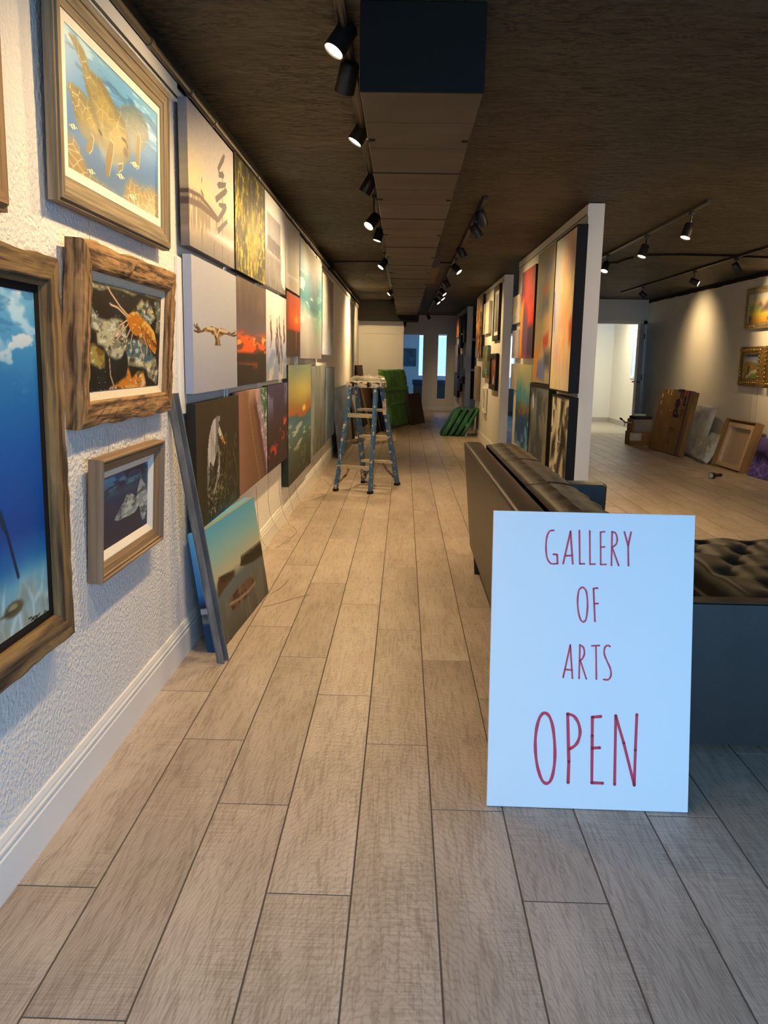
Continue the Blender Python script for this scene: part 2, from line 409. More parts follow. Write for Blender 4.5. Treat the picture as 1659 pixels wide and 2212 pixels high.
# room behind the end wall with two blind covered windows
m = MB(); yf = 25.5; ww = [(.43, .68), (.965, 1.30), (2.3, 3.3)]; x = XL
for a, b_ in ww:
    m.box((x, yf, 0), (a, yf + .12, ZC)); m.box((a, yf, 0), (b_, yf + .12, .82)); m.box((a, yf, 2.04), (b_, yf + .12, ZC)); x = b_
m.box((x, yf, 0), (XR + .12, yf + .12, ZC))
struct(m.build('wall_rear_room', mat('blue_grey_wall', (.50, .54, .60), .8)), 'blue grey rear room wall with windows')
struct(box('floor_rear_room', (XL, YB, -.14), (XR, 25.6, -.002), mat('rear_floor', (.2, .18, .16), .6)), 'floor of rear room', 'floor')
M_blind = mat('white_blind', (.9, .93, .95), .5, trans=0.0)
_b = M_blind.node_tree.nodes['Principled BSDF']
_mx = M_blind.node_tree.nodes.new('ShaderNodeMixShader'); _tr = M_blind.node_tree.nodes.new('ShaderNodeBsdfTranslucent'); _tr.inputs['Color'].default_value = (.9, .95, 1, 1)
_mx.inputs[0].default_value = .6
M_blind.node_tree.links.new(_b.outputs[0], _mx.inputs[1]); M_blind.node_tree.links.new(_tr.outputs[0], _mx.inputs[2])
M_blind.node_tree.links.new(_mx.outputs[0], M_blind.node_tree.nodes['Material Output'].inputs['Surface'])
M_pane = bpy.data.materials.new('window_pane'); M_pane.use_nodes = True
_n = M_pane.node_tree; _n.nodes.clear(); _o = _n.nodes.new('ShaderNodeOutputMaterial'); _m = _n.nodes.new('ShaderNodeMixShader'); _m.inputs[0].default_value = .06
_t = _n.nodes.new('ShaderNodeBsdfTransparent'); _g = _n.nodes.new('ShaderNodeBsdfGlossy'); _g.inputs['Roughness'].default_value = .02
_n.links.new(_t.outputs[0], _m.inputs[1]); _n.links.new(_g.outputs[0], _m.inputs[2]); _n.links.new(_m.outputs[0], _o.inputs[0])
for i, (a, b_) in enumerate(ww[:2]):
    we = empty('window_%d' % (i + 2), ((a + b_) / 2, yf + .06, .82)); struct(we, ['narrow bright window seen through end doorway', 'tall bright window seen through slot in end wall'][i], 'window')
    box('pane', (-(b_ - a) / 2, .02, 0), ((b_ - a) / 2, .026, 1.22), M_pane, we)
    mm = MB(); hw = (b_ - a) / 2
    mm.box((-hw, -.05, 0), (-hw + .018, .03, 1.22)); mm.box((hw - .018, -.05, 0), (hw, .03, 1.22)); mm.box((-hw, -.05, 1.2), (hw, .03, 1.22)); mm.box((-hw, -.07, 0), (hw, .03, .018))
    mm.build('window_frame', M_trim, we)
    sl = MB().box((-hw + .02, -.0008, -.0125), (hw - .02, .0008, .0125)); me0 = sl.build('blind_slat', M_blind, we, loc=(0, -.015, .06), rot=(math.radians(40), 0, 0))
    for j in range(1, 46):
        link('blind_slat', me0.data, we, loc=(0, -.015, .06 + j * .0245), rot=(math.radians(40), 0, 0))

# hanging partitions
def partition(n, ya, yb, label):
    p = struct(box('wall_partition_%d' % n, (1.316, ya, 0), (1.432, yb, ZC - .006), M_plain), label)
    extrude_y('baseboard', bprof(1.316, -1, .11), ya, yb, M_trim, p, flip=True)
    MB().box((1.311, ya, 2.335), (1.316, yb, 2.415)).build('rail_board', M_trim, p)
    MB().box((1.308, ya + .02, 2.345), (1.311, yb, 2.352)).build('hanging_track', MATS['dark_metal_track'], p)
    return p
partition(1, 6.38, 10.07, 'nearest white partition with abstract paintings')
partition(2, 11.49, 15.41, 'middle white partition with small framed pictures')
partition(3, 18.13, 21.6, 'farthest white partition covered in small pictures')

# far right wall with door opening, room behind
m = MB(); y0, y1 = 15.6, 15.74
m.box((2.9, y0, 0), (3.45, y1, ZC)); m.box((3.45, y0, 2.0), (4.33, y1, ZC)); m.box((4.33, y0, 0), (XR + .12, y1, ZC)); m.box((2.9, y1, 0), (3.0, YB, ZC))
struct(m.build('wall_far_right', M_plain), 'white far wall with open doorway')
m = MB().box((3.39, y0 - .016, 0), (3.45, y0, 2.06)).box((4.33, y0 - .016, 0), (4.39, y0, 2.06)).box((3.39, y0 - .016, 2.0), (4.39, y0, 2.06))
struct(m.build('trim_6', M_trim), 'white casing around far right doorway', 'trim')
m = MB().box((3.0, 18.9, 0), (4.9, 19.0, ZC)).box((4.62, 15.74, 0), (4.72, 17.05, ZC)).box((4.62, 17.05, 0), (4.72, 17.35, 1.0)).box((4.62, 17.05, 1.96), (4.72, 17.35, ZC)).box((4.62, 17.35, 0), (4.72, 18.9, ZC))
struct(m.build('wall_side_room', mat('side_room_paint', (.80, .80, .74), .7)), 'cream walls of side room beyond doorway')
struct(box('floor_side_room', (3.0, 15.6, -.05), (4.7, 18.9, .001), mat('side_room_floor', (.42, .39, .32), .5)), 'pale floor of side room', 'floor')
m = MB().box((3.0, 18.885, 0), (4.62, 18.9, .10)).box((4.605, 15.75, 0), (4.62, 18.9, .10))
struct(m.build('baseboard_side_room', mat('greige_base', (.45, .43, .38), .5)), 'grey baseboard in side room', 'baseboard')
we = empty('window_4', (4.66, 17.2, 1.0)); struct(we, 'narrow slot window in side room wall', 'window')
box('pane', (.02, -.15, 0), (.026, .15, .96), M_pane, we)
mm = MB().box((-.06, -.15, 0), (-.045, .15, .03)).box((-.045, -.15, 0), (.02, -.12, .96)).box((-.045, .12, 0), (.02, .15, .96)); mm.build('window_frame', M_trim, we)
sl = MB().box((-.0125, -.12, -.0008), (.0125, .12, .0008)); me0 = sl.build('blind_slat', M_blind, we, loc=(-.01, 0, .05), rot=(0, math.radians(62), 0))
for j in range(1, 32): link('blind_slat', me0.data, we, loc=(-.01, 0, .05 + j * .028), rot=(0, math.radians(62), 0))
# lamp of the side room ceiling (the room reads evenly lit)
lt = bpy.data.lights.new('side_room_lamp', 'AREA'); lt.shape = 'DISK'; lt.size = .3; lt.energy = 34; lt.color = (1, .86, .62)
de = empty('ceiling_lamp', (3.85, 17.2, ZC), label='round white flush ceiling lamp in side room', cat='lamp')
MB().lathe([(.16, 0), (.17, -.01), (.16, -.045), (.12, -.05)], 24).build('housing', M_trim, de, smooth=True)
lo = bpy.data.objects.new('light', lt); COL.objects.link(lo); lo.parent = de; lo.location = (0, 0, -.06)
# open door leaf
th = math.radians(200)
de = empty('door_1', (4.33, 15.58, 0), rot=(0, 0, math.radians(249))); struct(de, 'open white door leaf with black lever handle', 'door')
MB().box((.0, -.02, .01), (.80, .02, 1.99), .003).build('leaf', M_trim, de)
mm = MB().tube([(.735, -.065, .98), (.735, .065, .98)], .011, 10).tube([(.735, .06, .98), (.63, .06, .98)], .008, 8).tube([(.735, -.06, .98), (.63, -.06, .98)], .008, 8)
mm.lathe([(.028, -.028), (.028, .028)], 16, Matrix.Translation((.735, 0, .98)) @ Matrix.Rotation(math.radians(90), 4, 'X')); mm.build('handle', M_blackmetal, de)
for z in (.25, 1.05, 1.78): MB().tube([(0, .025, z - .05), (0, .025, z + .05)], .009, 8).build('hinge', M_blackmetal, de)
# ------------------------------------------------------------------ painted pictures: vertex-coloured canvases
def make_paint_mat(name, rough, bumpy):
    m = bpy.data.materials.new(name); m.use_nodes = True; N = m.node_tree.nodes; L = m.node_tree.links; b = N['Principled BSDF']
    a = N.new('ShaderNodeVertexColor'); a.layer_name = 'paint'; L.new(a.outputs['Color'], b.inputs['Base Color'])
    b.inputs['Roughness'].default_value = rough; b.inputs['Specular IOR Level'].default_value = .3
    if bumpy:
        tc = N.new('ShaderNodeTexCoord'); t = N.new('ShaderNodeTexNoise'); t.inputs['Scale'].default_value = 420; L.new(tc.outputs['Object'], t.inputs['Vector'])
        bp = N.new('ShaderNodeBump'); bp.inputs['Strength'].default_value = .15; bp.inputs['Distance'].default_value = .001
        L.new(t.outputs['Fac'], bp.inputs['Height']); L.new(bp.outputs[0], b.inputs['Normal'])
    return m
M_canvas = make_paint_mat('painted_canvas', .6, True)
M_print = make_paint_mat('painted_panel', .35, False)

class Pic:
    """rectangle in space: O bottom-left corner seen by the viewer, R and U full-length edges"""
    def __init__(s, O, R, U):
        s.O = np.array(O, float); s.R = np.array(R, float); s.U = np.array(U, float)
        s.w = np.linalg.norm(s.R); s.h = np.linalg.norm(s.U); n = np.cross(s.R, s.U); s.n = n / np.linalg.norm(n)
    def matrix(s):
        r = s.R / s.w; n = s.n; u = np.cross(n, r)
        return Matrix(((r[0], u[0], n[0], s.O[0]), (r[1], u[1], n[1], s.O[1]), (r[2], u[2], n[2], s.O[2]), (0, 0, 0, 1)))
    def uv(s, x, y):
        d = ray(x, y); t = ((s.O - CAM) @ s.n) / (d @ s.n); p = CAM + d * t - s.O
        return (p @ s.R) / s.w ** 2, 1 - (p @ s.U) / s.h ** 2
    def sub(s, u0, v0, u1, v1, dz=0):      # v counted from the top
        return Pic(s.O + s.R * u0 + s.U * (1 - v1) + s.n * dz, s.R * (u1 - u0), s.U * (v1 - v0))
    def inset(s, e, dz=0):
        return s.sub(e / s.w, e / s.h, 1 - e / s.w, 1 - e / s.h, dz)
def side_pic(quad, x, facing, lean=0.0):
    """picture on a wall running along Y; quad = TL,TR,BR,BL pixels of the front; facing +1 looks to +X, -1 to -X"""
    xt, xb = x + facing * lean / 2, x - facing * lean / 2
    TL, TR, BR, BL = [ox(*q, xx) for q, xx in zip(quad, (xt, xt, xb, xb))]
    yl, yr = (TL[1] + BL[1]) / 2, (TR[1] + BR[1]) / 2; zt, zb = (TL[2] + TR[2]) / 2, (BL[2] + BR[2]) / 2
    return Pic((xb, yl, zb), (0, yr - yl, 0), (xt - xb, 0, zt - zb))

class Art:
    def __init__(s, pic, base=(.5, .5, .5), dens=1.5, cap=60000):
        s.p = pic
        c = [project(pic.O + pic.R * a + pic.U * b) for a, b in ((0, 0), (1, 0), (1, 1), (0, 1))]
        pw = max(math.hypot(c[1][0] - c[0][0], c[1][1] - c[0][1]), math.hypot(c[2][0] - c[3][0], c[2][1] - c[3][1]))
        ph = max(math.hypot(c[3][0] - c[0][0], c[3][1] - c[0][1]), math.hypot(c[2][0] - c[1][0], c[2][1] - c[1][1]))
        s.nx = int(min(max(pw / dens, 14), 230)); s.ny = int(min(max(ph / dens, 14), 330))
        a = np.linspace(0, 1, s.nx + 1); b = np.linspace(0, 1, s.ny + 1)
        s.a, s.b = np.meshgrid(a, b); s.c = np.zeros(s.a.shape + (3,)) + np.array(base)
    def n(s, su, sv, seed=0, oct=4): return fbm(s.a * su + 13.7, s.b * sv + 5.1, seed, oct)
    def put(s, mask, col, al=1.0):
        k = (np.clip(mask, 0, 1) * al)[..., None]; s.c = s.c * (1 - k) + np.array(col) * k; return s
    def grad(s, stops, ax='b', wob=0.0, seed=1):
        t = (s.b if ax == 'b' else s.a)
        if wob: t = t + wob * (s.n(4, 4, seed) - .5)
        xs = [q[0] for q in stops]
        for k in range(3): s.c[..., k] = np.interp(t, xs, [q[1][k] for q in stops])
        return s
    def mottle(s, amt, su, sv, seed=3):
        s.c = s.c * (1 + amt * (s.n(su, sv, seed) - .5)[..., None] * 2); return s
    def uvs(s, pts, k): return [s.p.uv(*q) for q in crop(k, pts)] if k else pts
    def inpoly(s, pts):
        m = np.zeros(s.a.shape, bool); n = len(pts)
        for i in range(n):
            (x0, y0), (x1, y1) = pts[i], pts[(i + 1) % n]
            if y0 == y1: continue
            cnd = ((y0 > s.b) != (y1 > s.b)) & (s.a < (x1 - x0) * (s.b - y0) / (y1 - y0) + x0); m ^= cnd
        return m.astype(float)
    def dist(s, pts, closed=False):
        asp = s.p.h / s.p.w; d = np.full(s.a.shape, 9.); q = list(pts) + ([pts[0]] if closed else [])
        for (x0, y0), (x1, y1) in zip(q[:-1], q[1:]):
            dx, dy = x1 - x0, (y1 - y0) * asp; l = dx * dx + dy * dy + 1e-12
            t = np.clip(((s.a - x0) * dx + (s.b - y0) * asp * dy) / l, 0, 1)
            d = np.minimum(d, np.hypot(s.a - x0 - t * dx, (s.b - y0) * asp - t * dy))
        return d
    def poly(s, pts, col, k=None, al=1.0, soft=0.0, mod=None):
        q = s.uvs(pts, k); m = s.inpoly(q)
        if soft:
            d = s.dist(q, True); m = np.where(m > 0, np.clip(.5 + d / soft * .5, 0, 1), np.clip(.5 - d / soft * .5, 0, 1))
        if mod is not None: m = m * mod
        s.put(m, col, al); return m
    def line(s, pts, wd, col, k=None, al=1.0):
        d = s.dist(s.uvs(pts, k)); s.put(1 - sstep(wd * .5, wd, d), col, al); return s
    def blob(s, cu, cv, ru, rv, col, al=1.0, k=None, soft=.6):
        if k: cu, cv = s.uvs([(cu, cv)], k)[0]
        d = np.hypot((s.a - cu) / ru, (s.b - cv) / rv); s.put(1 - sstep(1 - soft, 1 + soft * .3, d), col, al); return s
    def caustic(s, mask, col, sc, wd=.10, al=.8, seed=2, asp=1.0):
        wa = s.a + .05 * (s.n(5, 5, seed) - .5); f1, f2 = vor(wa * sc, s.b * sc * asp, seed)
        s.put((1 - sstep(0, wd * 2, f2 - f1)) * mask, col, al); return s
    def mesh(s, name, depth=0.0, side=None, material=None, parent=None, matrix=None, back=True, side_dark=1.0):
        w_, h_ = s.p.w, s.p.h; nx, ny = s.nx, s.ny
        P = np.stack([s.a * w_, (1 - s.b) * h_, np.zeros_like(s.a)], -1).reshape(-1, 3); Cc = np.clip(s.c, 0, 1).reshape(-1, 3)
        idx = np.arange((nx + 1) * (ny + 1)).reshape(ny + 1, nx + 1)
        F = np.stack([idx[1:, :-1], idx[1:, 1:], idx[:-1, 1:], idx[:-1, :-1]], -1).reshape(-1, 4); F = list(map(tuple, F.tolist()))
        verts = [P]; cols = [Cc]; base = len(P)
        if depth > 0:
            loop = list(idx[-1, :]) + list(idx[::-1, -1][1:]) + list(idx[0, ::-1][1:]) + list(idx[1:-1, 0])
            step = 3; loop = np.array(loop); n = len(loop)
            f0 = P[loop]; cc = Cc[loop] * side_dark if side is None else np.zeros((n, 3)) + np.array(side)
            a_ = f0.copy(); b_ = f0.copy(); b_[:, 2] = -depth
            verts += [a_, b_]; cols += [cc, cc]
            for i in range(n):
                j = (i + 1) % n; F.append((base + j, base + i, base + n + i, base + n + j))
            F.append(tuple(base + n + i for i in range(n))[::-1])
        V = np.concatenate(verts); K = np.concatenate(cols)
        K = np.where(K <= .04045, K / 12.92, ((K + .055) / 1.055) ** 2.4)
        K = np.clip(K * np.array([.84, .98, 1.30]), 0, .9)
        me = bpy.data.meshes.new(name); me.from_pydata(V.tolist(), [], F); me.update()
        at = me.color_attributes.new('paint', 'FLOAT_COLOR', 'POINT')
        at.data.foreach_set('color', np.concatenate([K, np.ones((len(K), 1))], 1).astype(np.float32).ravel())
        me.materials.append(material or M_canvas)
        return link(name, me, parent, matrix=matrix if parent is None or matrix is not None else None)

def rail_frame(parent, w_, h_, bw, depth, prof, material, rag=0.0, seed=1, name='frame_rail', seg=24, z0=0.0, one=False, x0=0, y0=0):
    """four mitred rails round a w_ x h_ outer rectangle; prof = [(inward fraction, height fraction)] of the face"""
    pr = [(0, 0)] + list(prof) + [(1, 0)]
    obs = []
    whole = MB()
    for k, (L, loc, rz) in enumerate((((w_), (x0, y0, z0), 0), ((h_), (x0 + w_, y0, z0), 90), ((w_), (x0 + w_, y0 + h_, z0), 180), ((h_), (x0, y0 + h_, z0), 270))):
        n = seg if rag else 1; v = []; f = []; m_ = len(pr)
        for i in range(n + 1):
            for (t, hh) in pr:
                tt = t * bw; x = tt + (L - 2 * tt) * i / n; y = tt; z = hh * depth
                if rag:
                    q = np.array([x * 16 + k * 9.]); e = (float(fbm(q, np.array([t * 3.1 + seed]), seed)[0]) - .5)
                    e2 = (float(fbm(q * 1.7, np.array([t * 5.1 + seed + 4]), seed + 3)[0]) - .5)
                    endf = min(1, min(i, n - i) / 2)
                    if t < .5: y += rag * 1.3 * e * endf * (1 if t < .2 else .4)
                    if hh > 0: z += rag * e2 * endf
                v.append((x, y, z))
        for i in range(n):
            for j in range(m_):
                j2 = (j + 1) % m_
                f.append((i * m_ + j, (i + 1) * m_ + j, (i + 1) * m_ + j2, i * m_ + j2))
        f.append(tuple(range(m_))); f.append(tuple(n * m_ + j for j in range(m_))[::-1])
        if one:
            mt = Matrix.Translation(loc) @ Matrix.Rotation(math.radians(rz), 4, 'Z'); whole.add([tuple(mt @ Vector(p)) for p in v], f)
        else:
            o = meshobj(name, v, f, material, parent, loc=loc, rot=(0, 0, math.radians(rz))); obs.append(o)
    if one: obs.append(whole.build(name, material, parent))
    return obs
FLAT = [(0, 1), (1, 1)]
def wood(name, c1, c2, rough=.7, along=3, across=70, bump=.5, lo=.3, hi=.7):
    return mat(name, c1, rough, col2=c2, vscale=(along, across, across), vdetail=6, bump=bump, bscale=(along * 2, across * 1.6, across * 1.6), bdist=.006, lo=lo, hi=hi)

def canvas(art, depth, label, group=None, side=None, material=None, name='canvas_painting', cat='painting', side_dark=1.0):
    o = art.mesh(name, depth, side, material, matrix=art.p.matrix(), side_dark=side_dark)
    return setp(o, label, cat, group)
# ================================================================== paintings on the left wall
XF = -.875
GRP = 'paintings on the left wall'
# ---- manatees
p = side_pic([(117, -88), (368, 201), (372, 544), (134, 430)], XF, 1, .010)
M_oak = wood('grey_oak_frame', (.30, .235, .15), (.115, .085, .05))
e = empty('framed_painting', matrix=p.matrix(), label='large underwater manatee painting in grey wood frame', cat='painting', group=GRP)
BW = .074
rail_frame(e, p.w, p.h, BW, .036, [(0, .75), (.10, .78), (.12, .95), (.35, 1), (.36, .9), (.7, .72), (.72, .62), (.97, .5), (1, .3)], M_oak, z0=-.036)
ip = p.inset(BW, -.02)
M_mat = mat('cream_mat_board', (.80, .76, .68), .8)
rail_frame(e, ip.w, ip.h, .026, .004, FLAT, M_mat, name='mat_board', z0=-.024, one=True, x0=BW, y0=BW)
ap = ip.inset(.024, -.002); A = Art(ap, dens=1.25)
A.grad([(0, (.50, .72, .80)), (.3, (.33, .58, .74)), (.65, (.28, .47, .64)), (1, (.33, .45, .55))], wob=.1)
up_ = sstep(.62, .1, A.b + .1 * A.n(3, 3))
A.put(sstep(.56, .66, A.n(4, 14, 9)) * up_, (.80, .90, .88), .75); A.put(sstep(.58, .66, A.n(5, 18, 21)) * up_, (.16, .36, .52), .6)
tan = (.66, .56, .30); tan2 = (.42, .38, .26)
def manatee(pts, c, c2, sc=9, al=.9):
    m_ = A.poly(pts, c, KA, soft=.008); uvq = A.uvs(pts, KA)
    vs = [q[1] for q in uvq]; t = (A.b - min(vs)) / (max(vs) - min(vs))
    d = A.dist(uvq, True); A.put(m_ * (1 - sstep(0, .045, d)), c2, .75); A.put(m_ * sstep(.45, .62, A.n(9, 9, 55)), c2, .35)
    A.caustic(m_ * sstep(.85, .3, t) * (.35 + .65 * sstep(.35, .55, A.n(6, 6, 91))), (1, .95, .70), sc * 1.5, .035, al, 3, .8)
    A.put(m_ * sstep(.45, 1.0, t), (.58, .60, .56), .45)
sand = [(583, 1150), (640, 1190), (700, 1330), (760, 1480), (900, 1600), (1050, 1720), (1080, 1560), (1120, 1530), (1200, 1600), (1290, 1610), (1345, 1640), (1380, 1960), (570, 1560)]
m_ = A.poly(sand, (.62, .50, .30), KA, soft=.02); A.caustic(m_, (.98, .90, .68), 15, .05, .8, 7)
manatee([(1000, 930), (1060, 900), (1130, 905), (1200, 960), (1260, 1080), (1270, 1180), (1220, 1280), (1130, 1315), (1090, 1200), (1040, 1040)], (.50, .52, .46), (.36, .45, .48), 10, .7)
manatee([(575, 715), (620, 715), (680, 760), (760, 860), (840, 1020), (885, 1180), (888, 1255), (860, 1268), (830, 1230), (790, 1190), (740, 1180), (690, 1120), (645, 1000), (610, 830)], tan, tan2, 12)
manatee([(590, 290), (640, 310), (720, 440), (770, 600), (870, 690), (970, 880), (1060, 1050), (1100, 1200), (1112, 1340), (1080, 1385), (1020, 1400), (940, 1390), (880, 1300), (850, 1150), (800, 950), (740, 770), (700, 560), (650, 420)], tan, tan2, 10)
A.poly([(860, 1260), (940, 1380), (1050, 1400), (1000, 1420), (930, 1390), (870, 1310)], (.72, .74, .70), KA, soft=.03, al=.7)
for fl in ([(940, 1190), (975, 1230), (965, 1330), (935, 1500), (915, 1520), (900, 1480), (905, 1340)], [(780, 1140), (805, 1180), (790, 1280), (765, 1312), (735, 1290), (740, 1240)],
           [(1180, 1130), (1200, 1180), (1190, 1430), (1165, 1445), (1160, 1350), (1168, 1200)], [(1010, 1400), (1050, 1395), (1045, 1450), (1015, 1470)]):
    A.poly(fl, (.54, .45, .27), KA); A.line(fl[:1] + fl[1:4], .003, (.86, .82, .62), KA, .8)
A.line([(1045, 1180), (1075, 1210), (1090, 1260)], .008, (.28, .22, .14), KA); A.line([(845, 1110), (870, 1150)], .007, (.28, .22, .14), KA)
A.blob(1075, 1300, .035, .05, (.36, .28, .2), .8, KA)
for fx, fy in ((1030, 1505), (625, 1080), (1150, 1405), (780, 1465), (1130, 1680)):
    A.poly([(fx - 38, fy - 20), (fx + 5, fy - 25), (fx + 38, fy + 20), (fx, fy + 25)], (.86, .84, .66), KA)
    for q in (-20, 0, 20): A.line([(fx + q - 4, fy - 18), (fx + q + 4, fy + 20)], .003, (.12, .12, .12), KA)
A.mesh('picture', 0, parent=e, matrix=Matrix.Translation((BW + .024, BW + .024, -.0225)), material=M_print)

# ---- lobster in rugged driftwood
p = side_pic([(173, 514), (380.5, 587), (371, 887), (181, 930)], XF, 1, .034)
M_drift = wood('driftwood', (.34, .19, .075), (.06, .03, .012), .85, 5, 55, 1.0, .38, .56)
e = empty('framed_painting', matrix=p.matrix(), label='spiny lobster painting in rough cracked driftwood frame', cat='painting', group=GRP)
BW = .074
rail_frame(e, p.w, p.h, BW, .055, [(0, .80), (.06, .95), (.3, 1.02), (.6, 1.0), (.9, .93), (1, .8)], M_drift, rag=.016, seed=5, z0=-.052)
ip = p.inset(BW - .012, -.02)
M_linen = mat('linen_liner', (.74, .66, .52), .85, var=.15, vscale=(200, 200, 200))
rail_frame(e, ip.w, ip.h, .041, .02, [(0, 1), (.15, 1), (1, .45)], M_linen, name='linen_liner', z0=-.038, one=True, x0=BW - .012, y0=BW - .012)
ap = ip.inset(.038, 0); A = Art(ap, (.05, .055, .05), 1.25)
A.put(sstep(.45, .7, A.n(7, 6, 3)), (.10, .16, .16), .6)
def coral(pts, c1, c2, seed):
    m_ = A.poly(pts, c1, KB, soft=.008); A.put(m_ * sstep(.45, .6, A.n(16, 16, seed)), c2, .85); A.put(m_ * sstep(.6, .66, A.n(26, 26, seed + 9)), (.92, .88, .74), .7)
    A.put(m_ * sstep(.62, .7, A.n(20, 20, seed + 4)), (.10, .09, .08), .6)
coral([(783, 440), (850, 440), (930, 455), (1000, 490), (1060, 500), (1150, 550), (1180, 540), (1100, 500), (1390, 575), (1390, 590), (1000, 470), (880, 500), (820, 480)], (.70, .64, .42), (.42, .4, .3), 3)
coral([(783, 620), (830, 700), (860, 740), (930, 760), (1000, 740), (1060, 760), (1090, 830), (1100, 900), (1090, 1000), (1050, 1080), (1000, 1090), (940, 1060), (900, 980), (850, 960), (840, 860), (800, 820), (783, 800)], (.76, .70, .52), (.45, .46, .36), 5)
coral([(783, 960), (820, 960), (860, 1000), (910, 1030), (910, 1160), (870, 1170), (820, 1140), (783, 1130)], (.66, .56, .25), (.45, .30, .10), 7)
coral([(1090, 920), (1200, 930), (1280, 990), (1330, 1080), (1330, 1200), (1260, 1170), (1200, 1150), (1110, 1130), (1090, 1010)], (.26, .38, .40), (.36, .45, .42), 9)
coral([(1110, 1070), (1200, 1090), (1260, 1130), (1340, 1080), (1362, 1180), (1345, 1300), (1280, 1240), (1260, 1165), (1180, 1150), (1110, 1140)], (.82, .74, .52), (.45, .42, .34), 11)
coral([(1180, 640), (1225, 580), (1250, 620), (1270, 590), (1310, 650), (1340, 740), (1300, 790), (1250, 770), (1200, 700)], (.74, .66, .42), (.35, .42, .40), 13)
coral([(1330, 600), (1378, 590), (1385, 900), (1340, 860), (1350, 760)], (.35, .40, .34), (.55, .5, .35), 15)
coral([(1130, 700), (1160, 660), (1200, 690), (1240, 760), (1330, 880), (1350, 1000), (1300, 1010), (1180, 900)], (.55, .36, .12), (.30, .22, .1), 41)
coral([(940, 1370), (960, 1330), (1010, 1300), (1060, 1260), (1090, 1240), (1110, 1160), (1140, 1250), (1190, 1200), (1240, 1200), (1262, 1330), (1000, 1375)], (.86, .50, .14), (.95, .68, .32), 17)
lob = [(1090, 740), (1120, 700), (1160, 690), (1200, 710), (1240, 750), (1290, 800), (1330, 860), (1350, 950), (1340, 1050), (1300, 1010), (1260, 930), (1220, 890), (1170, 890), (1130, 850), (1110, 790)]
m_ = A.poly(lob, (.80, .46, .10), KB); A.put(m_ * sstep(.5, .6, A.n(18, 22, 31)), (.95, .74, .34), .8)
for i in range(7):
    x = 1215 + i * 20; A.line([(x, 800 + i * 26), (x + 34, 930 + i * 14)], .006, (.40, .18, .04), KB)
for q in ([(1110, 720), (1040, 640), (960, 520), (930, 460)], [(1100, 730), (1020, 650), (960, 625)], [(1100, 760), (1040, 800), (990, 900), (965, 1010)], [(1110, 790), (1060, 860), (1010, 930)],
          [(1130, 830), (1100, 900), (1085, 1010)], [(1150, 860), (1130, 950), (1140, 1010)], [(1210, 880), (1210, 970), (1240, 1090)], [(1240, 900), (1270, 980), (1265, 1060)], [(950, 1090), (960, 1230), (990, 1330)]):
    A.line(q, .008, (.62, .40, .24), KB); A.line(q, .003, (.92, .80, .62), KB)
A.put(sstep(.93, .96, A.n(60, 40, 77, 1)) * (A.c.sum(-1) < .4), (.8, .86, .84), .8)
A.mesh('picture', 0, parent=e, matrix=Matrix.Translation((BW + .026, BW + .026, -.026)), material=M_print)

# ---- ray over sand, partly out of frame
quad = [(0, 516), (128, 561), (163, 1369), (0, 1506)]
t = side_pic([(0, 516), (128, 561), (163, 1369), (0, 1506)], XF, 1, .006)
yr = (ox(128, 561, XF)[1] + ox(163, 1369, XF)[1]) / 2; zt = (ox(0, 516, XF)[2] + ox(128, 561, XF)[2]) / 2; zb = (ox(0, 1506, XF)[2] + ox(163, 1369, XF)[2]) / 2
p = Pic((XF - .003, 1.28, zb), (0, yr - 1.28, 0), (.006, 0, zt - zb))
M_barn = wood('weathered_barnwood', (.25, .15, .055), (.04, .022, .010), .85, 3, 45, .9, .36, .58)
M_rawpine = mat('raw_wood_edge', (.40, .27, .13), .8, var=.3, vscale=(3, 60, 60))
e = empty('framed_painting', matrix=p.matrix(), label='huge blue ocean painting in weathered barnwood frame, cut by left edge', cat='painting', group=GRP)
BW = .074
rail_frame(e, p.w, p.h, BW, .05, [(0, .85), (.05, 1), (.75, 1), (.80, .97), (1, .70)], M_barn, rag=.010, seed=9, z0=-.05)
ip = p.inset(BW - .006, -.02)
rail_frame(e, ip.w, ip.h, .025, .02, [(0, .5), (.1, .5), (.6, .45), (1, .3)], M_black, name='black_liner', z0=-.035, one=True, x0=BW - .006, y0=BW - .006)
ap = ip.inset(.022, -.009); A = Art(ap, dens=1.7)
A.grad([(0, (.50, .72, .78)), (.10, (.32, .62, .74)), (.25, (.12, .46, .66)), (.45, (.05, .36, .62)), (.72, (.03, .28, .55)), (.80, (.10, .42, .62)), (.86, (.45, .68, .70)), (1, (.70, .74, .64))], wob=.06)
up_ = sstep(.30, .05, A.b)
A.put(sstep(.50, .62, A.n(5, 12, 12)) * up_, (.80, .88, .86), .85); A.put(sstep(.60, .68, A.n(6, 20, 15)) * sstep(.36, .1, A.b), (.93, .90, .82), .9)
A.put(sstep(.56, .62, A.n(5, 24, 19)) * up_, (.15, .42, .58), .5)
lowm = sstep(.82, .92, A.b + (A.a - 1) * -.05); A.caustic(lowm, (.92, .94, .88), 9, .12, .55, 6, .6)
A.put(lowm * sstep(.55, .7, A.n(14, 10, 33)), (.58, .55, .42), .5)
A.line([(-40, 560), (20, 690), (60, 800), (100, 950), (146, 1125)], .012, (.05, .16, .26), KC); A.line([(0, 640), (30, 730)], .022, (.06, .20, .30), KC)
A.blob(112, 1385, .08, .026, (.38, .34, .22), 1, KC, .35); A.blob(105, 1375, .04, .012, (.66, .60, .40), .9, KC, .5); A.blob(70, 1425, .09, .006, (.25, .24, .18), .7, KC)
sg = (.14, .15, .14)
